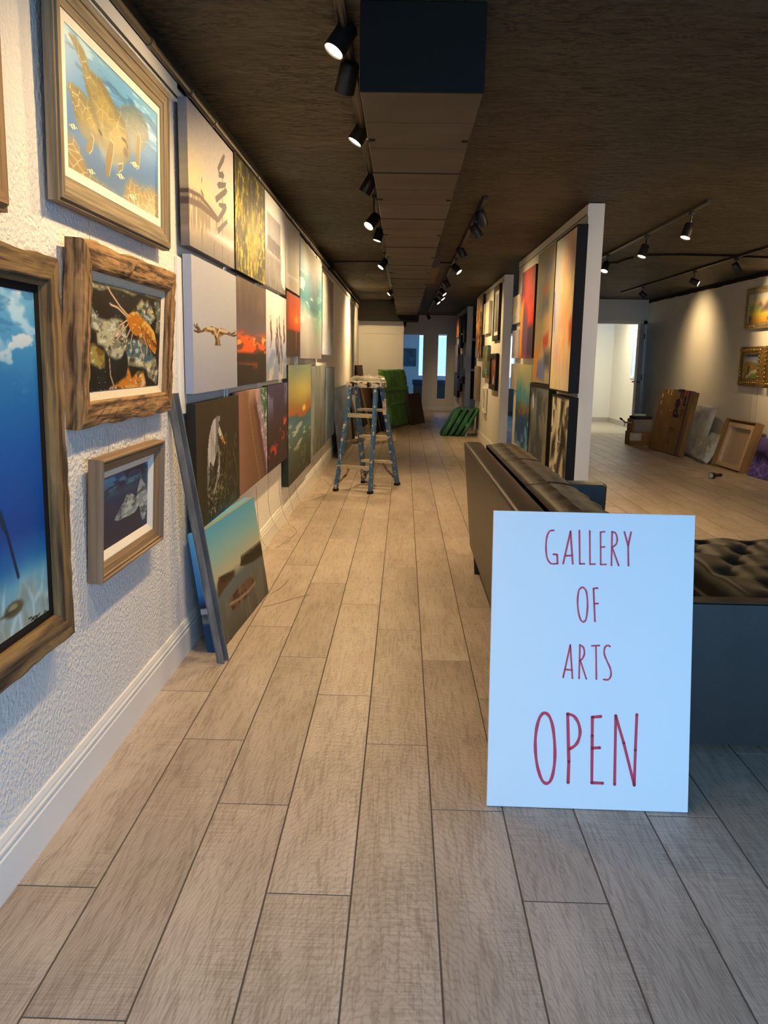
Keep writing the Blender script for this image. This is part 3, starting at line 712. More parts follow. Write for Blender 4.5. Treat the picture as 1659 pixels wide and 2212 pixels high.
for q in ([(230, 1465), (250, 1450), (262, 1458), (280, 1440), (300, 1438), (318, 1418)], [(245, 1480), (262, 1462), (276, 1470), (290, 1452), (306, 1456), (322, 1440)], [(262, 1494), (285, 1470), (300, 1475), (330, 1452)], [(352, 1410), (362, 1396), (372, 1402)]):
    A.line(q, .004, sg, KC)
A.mesh('picture', 0, parent=e, matrix=Matrix.Translation((BW + .016, BW + .016, -.029)), material=M_print)

# ---- sliver of a frame at the top left edge
yr = ox(16, 230, XF)[1]
p = Pic((XF - .002, 1.25, 1.586), (0, yr - 1.25, 0), (.004, 0, .60))
e = empty('framed_painting', matrix=p.matrix(), label='brown wood picture frame cut off at top left edge', cat='painting', group=GRP)
M_cedar = wood('brown_moulded_frame', (.33, .20, .09), (.16, .09, .035))
rail_frame(e, p.w, p.h, .10, .036, [(0, .7), (.1, .75), (.15, 1), (.5, .95), (.52, .8), (.95, .6), (1, .4)], M_cedar, z0=-.036)
A = Art(p.inset(.10, -.02), (.2, .42, .5)); A.grad([(0, (.5, .7, .75)), (1, (.1, .3, .45))])
A.mesh('picture', 0, parent=e, matrix=Matrix.Translation((.10, .10, -.022)), material=M_print)

# ---- two fish, small framed
p = side_pic([(222.5, 993), (357.6, 952), (353.5, 1166.5), (222.5, 1261)], XF, 1, .018)
M_zebra = wood('striped_brown_frame', (.33, .215, .12), (.15, .088, .045), .55, 2, 60, .4)
e = empty('framed_painting', matrix=p.matrix(), label='small painting of two grey fish in striped brown frame', cat='painting', group=GRP)
BW = .048
rail_frame(e, p.w, p.h, BW, .045, [(0, .78), (.05, 1), (.16, 1), (.22, .80), (.34, .86), (.40, .72), (.72, .60), (1, .38)], M_zebra, z0=-.045)
ip = p.inset(BW, -.02)
M_linerw = mat('white_liner', (.80, .75, .66), .7)
rail_frame(e, ip.w, ip.h, .024, .018, [(0, 1), (.1, 1), (1, .3)], M_linerw, name='white_liner', z0=-.046, one=True, x0=BW, y0=BW)
A = Art(ip.inset(.022, -.018), dens=1.2)
A.grad([(0, (.10, .36, .44)), (.25, (.06, .22, .34)), (.5, (.05, .17, .29)), (1, (.05, .13, .23))])
A.put(sstep(.5, .58, A.n(5, 16, 4)) * sstep(.36, .08, A.b), (.40, .68, .70), .9); A.put(sstep(.55, .62, A.n(6, 20, 8)) * sstep(.34, .1, A.b), (.03, .10, .18), .8)
f1 = [(920, 680), (935, 640), (960, 590), (1000, 520), (1020, 470), (1060, 465), (1095, 500), (1120, 545), (1085, 610), (1040, 640), (1000, 655), (950, 682)]
f2 = [(1130, 340), (1165, 390), (1185, 480), (1180, 560), (1160, 660), (1145, 680), (1130, 640), (1120, 560), (1095, 575), (1090, 530), (1100, 450), (1115, 390)]
for f_ in (f1, f2):
    m_ = A.poly(f_, (.56, .60, .56), KC); A.put(m_ * sstep(.5, .62, A.n(12, 20, 40)), (.84, .82, .70), .7); A.put(m_ * sstep(.56, .64, A.n(9, 14, 44)), (.16, .19, .20), .6)
for q in ([(1040, 640), (1090, 610), (1085, 660)], [(1000, 655), (1040, 690), (1020, 695)], [(970, 685), (990, 690), (980, 720)], [(1165, 600), (1195, 620), (1175, 640)]): A.poly(q, (.13, .13, .13), KC)
A.line([(1125, 290), (1135, 340)], .01, (.4, .45, .42), KC)
A.mesh('picture', 0, parent=e, matrix=Matrix.Translation((BW + .022, BW + .022, -.042)), material=M_print)

# ================================================================== wrapped canvases, three rows
def lc(quad): return side_pic(quad, XF, 1)
GC = 'wrapped canvases hung in rows on the left wall'
DEP = .036
# row 1
A = Art(lc([(404, 212), (503.5, 329), (506, 579), (409, 532)]))
A.grad([(0, (.72, .66, .62)), (.35, (.80, .72, .62)), (.55, (.86, .76, .60)), (.7, (.70, .62, .54)), (1, (.50, .45, .42))])
A.blob(.05, .62, .5, .35, (.95, .80, .52), .5)
pier = [(140, 830), (200, 860), (260, 920), (300, 970), (350, 1040), (385, 1090), (390, 1200), (360, 1190), (300, 1195), (220, 1170), (145, 1150)]
m_ = A.poly(pier, (.56, .46, .38), KD, soft=.02, al=.75); A.put(m_ * sstep(.5, .6, A.n(40, 3, 6, 2)), (.90, .80, .62), .7)
A.line([(140, 850), (240, 900), (330, 1010), (385, 1085)], .012, (.40, .31, .26), KD); A.line([(140, 930), (240, 975), (330, 1050), (385, 1100)], .02, (.42, .33, .28), KD)
for x, y in ((150, 830), (175, 850), (200, 865), (225, 885), (250, 905), (275, 940), (300, 975)): A.line([(x, y), (x, y + 70)], .005, (.42, .33, .28), KD)
for x, y0_, y1_ in ((255, 1180, 1370), (427, 700, 1460), (358, 1300, 1430), (475, 1390, 1490)): A.line([(x, y0_), (x, y1_)], .010, (.44, .36, .32), KD, .8)
m_ = A.poly([(300, 1195), (390, 1215), (520, 1290), (520, 1350), (420, 1290), (340, 1230)], (.92, .88, .80), KD, soft=.02, al=.8)
sc_ = (.40, .36, .34)
for q in ([(437, 548), (447, 570), (437, 615), (402, 690), (392, 705), (385, 660), (410, 600)], [(395, 695), (430, 700), (442, 730), (435, 755), (395, 745)], [(380, 800), (395, 780), (455, 790), (455, 830), (395, 840)],
          [(365, 905), (455, 830), (468, 865), (455, 890), (375, 960)], [(395, 955), (455, 965), (463, 1000), (455, 1030), (425, 1080), (395, 1125), (380, 1090), (425, 1010), (395, 985)], [(385, 1170), (465, 1095), (470, 1130), (390, 1220)]):
    A.poly(q, sc_, KD)
A.line([(255, 750), (252, 785)], .008, (.5, .4, .35), KD); A.line([(250, 860), (268, 905)], .014, (.5, .4, .33), KD)
A.mottle(.05, 60, 60)
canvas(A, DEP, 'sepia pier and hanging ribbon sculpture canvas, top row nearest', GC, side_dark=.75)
A = Art(lc([(508, 331), (571, 406), (572, 615), (508, 581)]), (.30, .27, .10))
A.put(sstep(.42, .62, A.n(10, 7, 2)), (.62, .52, .10), .9); A.put(sstep(.55, .68, A.n(22, 12, 5)), (.86, .74, .22), .9); A.put(sstep(.6, .7, A.n(30, 16, 8)), (.72, .70, .58), .7)
A.put(sstep(.5, .62, A.n(26, 10, 11)), (.14, .13, .05), .75); A.put(sstep(.45, .1, A.b) * sstep(.45, .6, A.n(30, 2, 14)), (.10, .09, .04), .8)
A.blob(.55, .62, .25, .35, (.95, .80, .18), .45)
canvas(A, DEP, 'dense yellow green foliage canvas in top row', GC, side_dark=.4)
A = Art(lc([(571.7, 409), (616, 462), (616.8, 637), (573.5, 615)]), (.80, .77, .72))
A.poly([(.10, .20), (.72, .20), (.72, .52), (.10, .48)], (.56, .53, .52)); A.poly([(.10, .44), (.72, .46), (.74, .62), (.10, .60)], (.38, .36, .36))
A.put(sstep(.55, .68, A.b) * (A.a < .74), (.40, .37, .35), .9); A.put(sstep(.82, .95, A.b), (.38, .35, .33), .9); A.put((A.b > .55) * (A.a < .8) * sstep(.5, .6, A.n(20, 8, 4)), (.52, .49, .46), .6)
A.poly([(.78, .62), (.84, .55), (.95, .60), (.97, .95), (.84, .92)], (.88, .85, .78))
canvas(A, DEP, 'grey and white misty abstract canvas in top row', GC, side=(.6, .57, .52))
A = Art(lc([(617.5, 465), (648, 505), (646, 634.5), (617.5, 625)])); A.grad([(0, (.80, .75, .66)), (.6, (.84, .79, .68)), (1, (.76, .70, .58))]); A.mottle(.06, 6, 3)
A.line([(.1, .8), (.9, .78)], .02, (.88, .84, .75))
canvas(A, DEP, 'pale blank looking cream canvas in top row', GC)
A = Art(lc([(648.6, 509), (694, 575), (695.6, 776), (648.6, 773)]))
A.grad([(0, (.78, .74, .66)), (.2, (.62, .70, .70)), (.33, (.30, .54, .60)), (.5, (.20, .48, .50)), (.62, (.70, .72, .66)), (.78, (.72, .68, .62)), (1, (.62, .58, .54))], wob=.22)
A.put(sstep(.52, .62, A.n(5, 18, 6)) * sstep(.2, .3, A.b) * sstep(.75, .6, A.b), (.86, .88, .82), .85); A.poly([(.72, .25), (1, .2), (1, .36), (.75, .42)], (.10, .38, .50), soft=.08)
A.poly([(.65, .55), (1, .42), (1, .62), (.7, .66)], (.25, .55, .42), soft=.15, al=.8)
canvas(A, DEP, 'breaking turquoise wave canvas near middle of left wall', GC)
A = Art(lc([(696, 587), (720, 611), (719, 769), (697, 764)])); A.grad([(0, (.60, .55, .48)), (.5, (.66, .62, .57)), (1, (.80, .80, .80))]); A.line([(.55, .2), (.5, .6)], .05, (.52, .36, .32), al=.6); A.mottle(.1, 4, 12)
canvas(A, DEP, 'pale grey misty canvas, farthest of top row', GC)
# row 2
A = Art(lc([(413, 551), (510, 595), (512.6, 835.5), (419, 852)]))
A.grad([(0, (.69, .66, .64)), (.5, (.71, .68, .66)), (1, (.65, .63, .64))]); A.mottle(.03, 80, 80)
wing = [(195, 665), (235, 680), (280, 650), (330, 635), (365, 645), (382, 655), (420, 650), (460, 670), (500, 695), (530, 730), (490, 715), (450, 703), (420, 715), (400, 735), (408, 765), (415, 805), (395, 795), (360, 797), (370, 755), (360, 720), (330, 690), (280, 680), (220, 695)]
br = (.42, .27, .13)
m_ = A.poly(wing, br, KE); A.put(m_ * sstep(.5, .6, A.n(30, 30, 4)), (.70, .52, .30), .8); A.put(m_ * sstep(.55, .62, A.n(24, 40, 8)), (.22, .13, .06), .7)
A.line([(300, 650), (360, 660), (380, 720), (400, 665), (470, 685)], .010, (.82, .70, .50), KE)
for q in ([(230, 672), (200, 640), (190, 625)], [(232, 668), (212, 640), (205, 618)], [(240, 665), (222, 640), (212, 612)], [(505, 700), (530, 690), (535, 670)], [(515, 712), (535, 715), (542, 708)], [(235, 680), (205, 678), (192, 672)]): A.line(q, .006, (.25, .17, .10), KE)
canvas(A, DEP, 'white canvas with brown hawk in flight', GC, side=(.62, .62, .64))
A = Art(lc([(511, 596), (574, 625.5), (574.8, 824), (513, 834)]))
A.grad([(0, (.36, .27, .22)), (.3, (.36, .27, .26)), (.45, (.40, .33, .33)), (.55, (.55, .30, .22)), (.68, (.45, .22, .12)), (.72, (.18, .13, .09)), (1, (.13, .09, .06))], wob=.08)
m_ = sstep(.46, .56, A.b) * sstep(.71, .67, A.b); A.put(m_ * sstep(.46, .56, A.n(5, 16, 4)), (.96, .36, .08), .95); A.put(m_ * sstep(.58, .66, A.n(6, 20, 6)), (1, .66, .28), .9)
A.put(sstep(.76, .82, A.b) * sstep(.88, .8, A.b) * sstep(.55, .65, A.n(4, 24, 9)), (.75, .28, .12), .7); A.put(sstep(.45, .1, A.b) * sstep(.5, .65, A.n(14, 4, 12)), (.48, .36, .30), .5)
canvas(A, DEP, 'dark canvas with fiery red sunset clouds', GC, side=(.12, .08, .05))
A = Art(lc([(575, 627), (619, 645), (618, 816), (575, 825)]))
A.grad([(0, (.84, .76, .70)), (.4, (.86, .78, .70)), (.6, (.70, .68, .70)), (.8, (.62, .62, .66)), (1, (.78, .68, .56))], wob=.15); A.put(sstep(.5, .65, A.n(5, 5, 8)) * sstep(.55, .7, A.b), (.42, .47, .56), .7)
for x, a0, a1 in ((.2, .28, .62), (.5, .30, .72), (.62, .26, .9), (.45, .45, .6), (.85, .28, .55), (.72, .5, .92), (.55, .55, .8)):
    A.line([(x, a0), (x + .03, (a0 + a1) / 2), (x, a1)], .018, (.30, .22, .22)); A.line([(x, a0 + .1), (x + .04, a0 + .22)], .04, (.33, .25, .25))
canvas(A, DEP, 'pale canvas of dark wading birds reflected in water', GC, side=(.8, .72, .66))
A = Art(lc([(619, 628), (648.2, 644), (647.6, 772), (619.6, 765.5)]))
A.grad([(0, (.85, .26, .08)), (.35, (.95, .38, .08)), (.56, (.86, .24, .08)), (.60, (.30, .16, .12)), (1, (.26, .16, .12))]); A.put(sstep(.3, 0, A.a) * (A.b < .58), (.42, .14, .09), .7)
A.blob(.7, .40, .16, .07, (1, .78, .2), 1, soft=.5); A.blob(.7, .40, .4, .22, (1, .5, .1), .5); A.line([(.7, .6), (.68, .85)], .05, (.75, .33, .14), al=.7)
canvas(A, DEP, 'vivid orange sun over dark sea canvas', GC, side=(.25, .1, .06))
# row 3
A = Art(lc([(424.7, 872.7), (517, 853.6), (515, 1078), (424.7, 1152)]), dens=1.3)
A.grad([(0, (.24, .18, .10)), (.5, (.21, .16, .09)), (.85, (.18, .16, .09)), (1, (.12, .13, .09))]); A.mottle(.12, 12, 2, 4)
body = [(550, 560), (575, 490), (620, 440), (655, 432), (668, 455), (660, 500), (640, 520), (655, 550), (640, 600), (630, 700), (640, 770), (635, 795), (655, 850), (670, 930), (665, 1100), (655, 1250), (630, 1350), (600, 1480), (575, 1500), (600, 1390), (625, 1250), (640, 1100), (640, 950), (625, 900), (605, 1000), (575, 1130), (530, 1050), (520, 1300), (500, 1450), (490, 1200), (500, 900), (520, 700)]
m_ = A.poly(body, (.80, .74, .66), KW); A.put(m_ * sstep(.52, .62, A.n(24, 2.2, 8)), (.46, .40, .36), .8)
A.poly([(655, 565), (680, 640), (700, 700), (740, 800), (725, 825), (690, 760), (650, 690), (640, 640)], (.88, .80, .66), KW); A.poly([(678, 700), (700, 720), (742, 805), (728, 828), (690, 760)], (.90, .50, .12), KW)
rr = random.Random(3)
for i in range(70):
    bx, by = rr.uniform(620, 910), rr.uniform(700, 1700); A.line([(bx, by), (bx + rr.uniform(-25, 35), by - rr.uniform(30, 90))], .006, rr.choice([(.36, .33, .10), (.28, .28, .09), (.50, .46, .16)]), KW, .85)
for q in ([(745, 660), (760, 900), (745, 1400), (735, 1700)], [(870, 680), (850, 900), (905, 1250), (870, 1550), (840, 1680)], [(640, 1420), (720, 1410), (735, 1480)]): A.line(q, .007, (.44, .38, .16), KW, .9)
for i in range(160):
    bx, by = rr.uniform(490, 700), rr.uniform(1150, 1800); A.line([(bx, by), (bx + rr.uniform(-20, 20), by - rr.uniform(10, 50))], .006, rr.choice([(.16, .13, .07), (.70, .62, .42), (.30, .30, .12), (.36, .38, .30)]), KW, .8)
canvas(A, DEP, 'white egret preening on dark brown canvas', GC, side=(.12, .11, .07))
A = Art(lc([(517.5, 847), (577, 837), (577, 1025), (517.5, 1072)]))
A.grad([(0, (.62, .42, .30)), (.35, (.52, .34, .22)), (1, (.42, .27, .17))], 'a')
wx = .42 + .45 * A.b + .06 * (A.n(2, 8, 3) - .5)
A.put(sstep(wx + .08, wx + .12, A.a + .10), (.36, .22, .16), .8); A.put(sstep(wx + .1, wx + .14, A.a), (.62, .50, .52), .9); A.put(sstep(wx + .26, wx + .34, A.a), (.20, .36, .22), .95)
A.put(sstep(wx + .1, wx + .14, A.a) * sstep(.56, .62, A.n(26, 26, 8)), (.85, .78, .76), .7); A.put(sstep(.2, .0, A.b) * (np.abs(A.a - .5) < .2), (.80, .62, .50), .7)
wl = .28 + .42 * A.b ** 1.3; A.put(np.clip(1 - np.abs(A.a - wl) / .012, 0, 1), (.78, .62, .46), .8)
canvas(A, DEP, 'aerial beach canvas with brown sand and green surf', GC)
A = Art(lc([(578.5, 834), (622, 826), (620, 991), (578, 1021)]))
A.grad([(0, (.24, .20, .30)), (.4, (.24, .16, .18)), (.7, (.20, .12, .10)), (1, (.22, .12, .12))]); A.put(sstep(.5, .65, A.n(6, 4, 4)) * sstep(.5, .1, A.b), (.48, .46, .56), .8)
A.put(sstep(.5, .6, A.n(9, 12, 9)) * sstep(.62, .78, A.b) * sstep(.98, .85, A.b) * sstep(.8, .5, A.a), (.78, .22, .13), .9); A.put(sstep(.5, .6, A.n(9, 12, 19)) * sstep(.4, .5, A.b) * sstep(.78, .62, A.b) * sstep(.5, .7, A.a), (.90, .28, .15), .95)
canvas(A, DEP, 'dark purple canvas with red glowing patches', GC, side=(.10, .07, .12))
A = Art(lc([(622.7, 790), (672, 786), (671, 999.5), (623, 1053.5)]))
A.grad([(0, (.50, .56, .46)), (.2, (.66, .60, .34)), (.35, (.62, .45, .22)), (.42, (.75, .38, .16)), (.46, (.28, .42, .42)), (.6, (.36, .46, .42)), (.72, (.32, .36, .28)), (1, (.22, .20, .11))], wob=.12)
A.blob(.55, .24, .55, .16, (.90, .80, .38), .55, soft=1.0); A.blob(.65, .40, .10, .035, (1, .80, .25), 1); A.put(sstep(.53, .62, A.n(5, 22, 5)) * sstep(.45, .55, A.b) * sstep(.8, .68, A.b), (.80, .78, .66), .8)
A.put(sstep(.55, .65, A.n(10, 12, 15)) * sstep(.72, .85, A.b) * sstep(.3, .6, A.a), (.52, .46, .26), .8)
canvas(A, .05, 'sunset over crashing waves canvas, hung low in bottom row', GC, side=(.14, .17, .10))
A = Art(lc([(673, 790), (705.7, 790.6), (699, 958), (672, 995)])); A.grad([(0, (.60, .58, .52)), (.4, (.52, .52, .46)), (1, (.40, .38, .30))]); A.put(sstep(.52, .66, A.n(8, 2, 4)), (.66, .64, .56), .7); A.put(sstep(.6, .7, A.n(14, 3, 9)), (.30, .30, .24), .5)
canvas(A, DEP, 'murky grey green abstract canvas in bottom row', GC)
A = Art(lc([(706.5, 793.5), (724, 793.5), (720, 939.6), (700, 957)])); A.grad([(0, (.56, .58, .58)), (.5, (.44, .50, .54)), (1, (.34, .40, .44))]); A.put(sstep(.55, .68, A.n(8, 2, 4)), (.74, .74, .72), .6)
canvas(A, DEP, 'pale blue grey abstract canvas, farthest of bottom row', GC, side=(.10, .30, .48))
# white batten on the wall beside the hawk canvas
p0 = ox(382, 553, -.92); p1 = ox(394, 553, -.92); p2 = ox(404, 892, -.92)
MBx = MB().box((XL, p0[1], p2[2]), (XL + .016, p1[1], p0[2]), .002).build('wall_batten', M_trim); setp(MBx, 'thin white vertical board on wall beside hawk canvas', 'board')
# white hanging rods between the rows
M_rod = mat('white_nylon_rod', (.85, .83, .78), .4)
rods = [((484, 838), (485, 853)), ((490, 838), (492, 853)), ((558, 824), (559, 840)), ((562, 824), (563, 840)), ((608, 815), (609, 829)), ((486, 572), (486, 582)), ((557, 612), (557, 620)), ((638, 630), (638, 640)), ((637, 770), (638, 789)), ((641, 770), (642, 789))]
names = ['hawk canvas, nearer of pair', 'hawk canvas, farther of pair', 'red sunset canvas, nearer of pair', 'red sunset canvas, farther of pair', 'wading birds canvas', 'pier canvas', 'yellow foliage canvas', 'cream canvas', 'orange sun canvas, nearer of pair', 'orange sun canvas, farther of pair']
for (a, b_), nm in zip(rods, names):
    q0 = ox(*a, -.902); q1 = ox(*b_, -.902)
    o = MB().tube([(-.902, q0[1], q0[2] + .05), (-.902, q0[1], q1[2] - .05)], .005, 8).build('hanging_rod', M_rod); setp(o, 'short white hanging rod below the ' + nm, 'rod', 'white hanging rods')
# clear nylon lines above the framed paintings and loose lines curling to the floor
M_wire = mat('nylon_line', (.30, .24, .17), .4)
def wire(pts, label, r=.0013, g='loose nylon hanging lines'):
    P_ = [Vector(q) for q in pts]
    sm = []
    for i in range(len(P_) - 1):
        a = P_[max(i - 1, 0)]; b_ = P_[i]; c_ = P_[i + 1]; d_ = P_[min(i + 2, len(P_) - 1)]
        for t_ in np.linspace(0, 1, 7)[:-1]:
            t2, t3 = t_ * t_, t_ ** 3
            sm.append(.5 * ((2 * b_) + (c_ - a) * t_ + (2 * a - 5 * b_ + 4 * c_ - d_) * t2 + (3 * b_ - a - 3 * c_ + d_) * t3))
    sm.append(P_[-1])
    o = MB().tube(sm, r, 5).build('hanging_wire', M_wire); setp(o, label, 'wire', g)
for (a, b_, nm) in (((192, 470), (194, 520), 'left line holding lobster painting'), ((307, 525), (308, 558), 'right line holding lobster painting'), ((233, 925), (235, 980), 'left line holding small fish painting'), ((312, 905), (313, 962), 'right line holding small fish painting')):
    q0 = ox(*a, -.915); q1 = ox(*b_, -.915); wire([q0, (q0 + q1) / 2, q1], 'thin nylon ' + nm, .001, 'nylon lines between framed paintings')
KF = (550, 900, .15069)
def wl_(pts, k, nfloor):      # first points on the wall plane, last nfloor points on the floor
    r_ = []
    q = crop(k, pts)
    for i, c_ in enumerate(q): r_.append(ox(*c_, -.905) if i < len(q) - nfloor else oz(*c_, .002))
    return r_
wire(wl_([(195, 780), (195, 1000), (200, 1250), (255, 1480), (360, 1640), (480, 1730), (560, 1710), (600, 1640), (530, 1550)], KF, 5), 'looping nylon line under dark purple canvas touching floor')
wire(wl_([(350, 800), (348, 1000), (370, 1200), (410, 1370), (500, 1560), (555, 1700), (430, 1830)], KF, 3), 'nylon line crossing baseboard beside low sunset wave canvas')
wire(wl_([(20, 1000), (40, 1300), (60, 1600), (110, 1780), (200, 1880), (330, 1870), (480, 1750)], KF, 3), 'nylon line looping down beside leaning lake painting')
wire(wl_([(490, 1000), (500, 1130), (540, 1300), (575, 1360), (700, 1310), (900, 1300)], KF, 3), 'nylon line bending onto floor below sunset wave canvas')
wire(wl_([(580, 980), (610, 1120), (650, 1210), (690, 1230), (900, 1170), (1000, 1130), (940, 1090)], KF, 4), 'nylon line curling on floor midway to ladder')
wire(wl_([(830, 620), (850, 720), (900, 850), (960, 900), (1010, 910), (1090, 1000)], KF, 3), 'nylon line on floor beside ladder foot')
wire(wl_([(950, 480), (960, 600), (1000, 700), (1060, 720)], KF, 1), 'short nylon line under blue grey canvas')
wire([oz(*q, .003) for q in ((567, 1311), (600, 1303), (640, 1291), (668, 1285))], 'straight nylon line lying on floor by lake painting')
wire([oz(*q, .003) for q in ((585, 1283), (605, 1270), (622, 1255), (626, 1243))], 'short curved nylon line lying on floor by lake painting')

# ---- lake canvas leaning against the wall, metal channel leaning over it
bl = Vector((-.778, 3.47, .004)); br_ = Vector((-.722, 4.445, .004)); tl = Vector((-.858, 3.46, .535))
R_ = br_ - bl; U_ = tl - bl; U_ = U_ - R_ * (U_.dot(R_) / R_.length_squared)
p = Pic(bl, R_, U_); A = Art(p, dens=1.5)
A.grad([(0, (.36, .66, .72)), (.25, (.60, .74, .66)), (.45, (.80, .74, .54)), (.52, (.60, .55, .45)), (.56, (.42, .44, .40)), (.75, (.42, .40, .32)), (1, (.36, .32, .24))], wob=.05)
shore = [(520, 1410), (560, 1330), (600, 1310), (660, 1250), (700, 1240), (690, 1330), (620, 1380), (560, 1410)]
A.poly(shore, (.20, .16, .08), KG, soft=.006); A.poly([(350, 1560), (360, 1500), (420, 1470), (475, 1455), (460, 1520), (400, 1590), (360, 1660)], (.36, .24, .14), KG, soft=.005)
isl = [(440, 1700), (460, 1640), (520, 1570), (590, 1500), (635, 1490), (635, 1540), (590, 1630), (510, 1720), (465, 1755)]
m_ = A.poly(isl, (.46, .31, .20), KG, soft=.004); A.put(m_ * sstep(.5, .62, A.n(20, 24, 5)), (.25, .16, .09), .8); A.line([(445, 1705), (520, 1660), (590, 1600), (635, 1540)], .01, (.66, .52, .40), KG)
for i in range(12): A.line([(380 + i * 9, 1545 - i * 5), (380 + i * 9, 1500 - i * 5)], .008, (.18, .14, .07), KG)
for i in range(16): A.line([(530 + i * 10, 1400 - i * 8), (532 + i * 10, 1345 - i * 8)], .012, (.17, .13, .06), KG)
A.put(sstep(.6, .7, A.b) * sstep(.52, .65, A.n(16, 3, 7)), (.56, .52, .42), .4)
ob = canvas(A, .022, 'calm lake and rocky islands canvas leaning on wall from floor', side=(.62, .58, .42), name='leaning_canvas')
p2_ = Pic(np.array(bl) - p.n * .0225, R_, U_); A = Art(p2_, (.4, .6, .7), dens=4); A.grad([(0, (.40, .70, .80)), (.5, (.25, .50, .68)), (.58, (.10, .26, .44)), (.62, (.10, .10, .10)), (.74, (.5, .5, .46)), (.76, (.10, .25, .34)), (1, (.08, .28, .38))])
A.put((A.b > .58) * (A.b < .74) * sstep(.5, .55, A.n(6, 26, 3)), (.75, .74, .70), .9)
canvas(A, .034, 'blue edged seascape canvas leaning behind lake canvas', name='leaning_canvas')
M_galv = mat('grey_painted_steel', (.20, .21, .22), .5, .35, var=.35, vscale=(20, 20, 5))
q0 = Vector((-.742, 3.365, .0)); q1 = Vector((-.915, 3.31, 1.132))
m = MB(); sd = Vector((.3, 1, 0)).normalized(); t_ = (q1 - q0).normalized(); sd = (sd - t_ * sd.dot(t_)).normalized(); nn = t_.cross(sd)
m.bar(q0 + nn * .014, q1 + nn * .014, .046, .006, sd); m.bar(q0 + sd * .020, q1 + sd * .020, .006, .030, sd); m.bar(q0 - sd * .020, q1 - sd * .020, .006, .030, sd)
o = m.build('metal_channel', M_galv); setp(o, 'grey metal channel bar leaning over the lake canvas', 'bar')
M_slot = mat('slot_dark', (.02, .02, .02), .6)
for z_ in (.16, .36, .60, .84, 1.05):
    c0 = q0 + (q1 - q0) * (z_ / 1.132) + sd * .0235; MB().bar(c0 - t_ * .016, c0 + t_ * .016, .002, .009, sd).build('slot', M_slot, o)
# ================================================================== partition pictures
M_bframe = mat('black_float_frame', (.008, .0075, .007), .55, spec=.2)
GP = 'paintings on the nearest partition'
def pc(quad, d): return side_pic(quad, 1.316 - d, -1)
def floater(A, label, depth, bw=.012, group=GP, m=M_bframe, cat='painting', gap=.012):
    """unframed canvas inside a thin floater frame that is a little deeper"""
    p = A.p; e = empty('framed_painting', matrix=p.matrix(), label=label, cat=cat, group=group)
    rail_frame(e, p.w + 2 * bw, p.h + 2 * bw, bw, depth + .006, FLAT, m, name='frame_rail', z0=-depth, x0=-bw, y0=-bw)
    A.mesh('canvas', depth * .8, parent=e, matrix=Matrix.Identity(4))
    return e
def strokes(A, n, cols, seed, su=(.1, .4), sv=(.1, .4), al=.75):
    r_ = random.Random(seed)
    for i in range(n):
        u, v = r_.uniform(-.05, 1.05), r_.uniform(-.05, 1.05); a = r_.uniform(*su); b_ = r_.uniform(*sv); k = r_.uniform(-.15, .15)
        A.poly([(u - a / 2, v - b_ / 2 + k * a), (u + a / 2, v - b_ / 2 - k * a), (u + a / 2 + k * b_, v + b_ / 2), (u - a / 2 + k * b_, v + b_ / 2)], r_.choice(cols), al=al, soft=.07)
# big pastel abstract (nearest)
A = Art(pc([(1203, 522.5), (1246, 491), (1231.4, 847), (1188, 838.6)], .075), (.86, .70, .50), 1.2)
strokes(A, 46, [(.90, .72, .48), (.88, .62, .48), (.80, .74, .62), (.94, .80, .52), (.86, .68, .60), (.78, .68, .62), (.92, .84, .70)], 4, (.25, .7), (.12, .45))
A.poly([(0, .1), (.25, .05), (.3, .5), (.1, .6), (0, .55)], (.66, .66, .70), soft=.15, al=.7); A.poly([(.82, .58), (1, .5), (1, .72), (.86, .70)], (.86, .36, .18), soft=.06); A.poly([(.5, .45), (.75, .42), (.7, .75), (.5, .78)], (.92, .62, .42), soft=.1, al=.8)
A.line([(.02, .35), (.1, .6)], .03, (.52, .46, .68)); A.put(sstep(.78, .95, A.b), (.90, .80, .60), .6); A.mottle(.08, 20, 6)
floater(A, 'tall pastel orange abstract in deep black frame, nearest on partition', .072, .012)
A = Art(pc([(1163.6, 548), (1202, 524), (1188, 834), (1151, 821.6)], .045), (.74, .62, .38), 1.2)
strokes(A, 40, [(.76, .64, .40), (.82, .70, .50), (.60, .56, .46), (.70, .60, .48), (.84, .66, .44), (.66, .60, .42)], 8, (.25, .7), (.10, .35))
A.poly([(.45, .10), (.85, .06), (.85, .2), (.5, .24)], (.52, .50, .56), soft=.1); A.poly([(.35, .28), (.7, .26), (.7, .36), (.4, .38)], (.76, .46, .34), soft=.06); A.poly([(.4, .37), (.75, .35), (.75, .46), (.4, .47)], (.45, .46, .44), soft=.06)
A.poly([(.5, .66), (.8, .62), (.82, .72), (.55, .74)], (.80, .30, .22), soft=.03); A.poly([(0, .76), (.4, .70), (.25, .86), (.2, 1), (0, 1)], (.92, .56, .22), soft=.05); A.poly([(.25, .84), (.7, .80), (.7, .99), (.2, .97)], (.48, .48, .62), soft=.03); A.poly([(.6, .76), (.95, .76), (.95, .9), (.65, .88)], (.32, .32, .36), soft=.05)
canvas(A, .036, 'tall ochre and grey abstract canvas second on partition', GP, side=(.1, .09, .08))
A = Art(pc([(1130, 588), (1155, 574), (1151, 774.6), (1119.5, 773)], .05), (.50, .12, .10), 1.2)
A.grad([(0, (.35, .18, .26)), (.4, (.62, .16, .12)), (1, (.82, .14, .16))], 'a')
strokes(A, 22, [(.80, .16, .14), (.88, .42, .12), (.42, .20, .30), (.55, .14, .16), (.90, .22, .22)], 3, (.2, .5), (.15, .5))
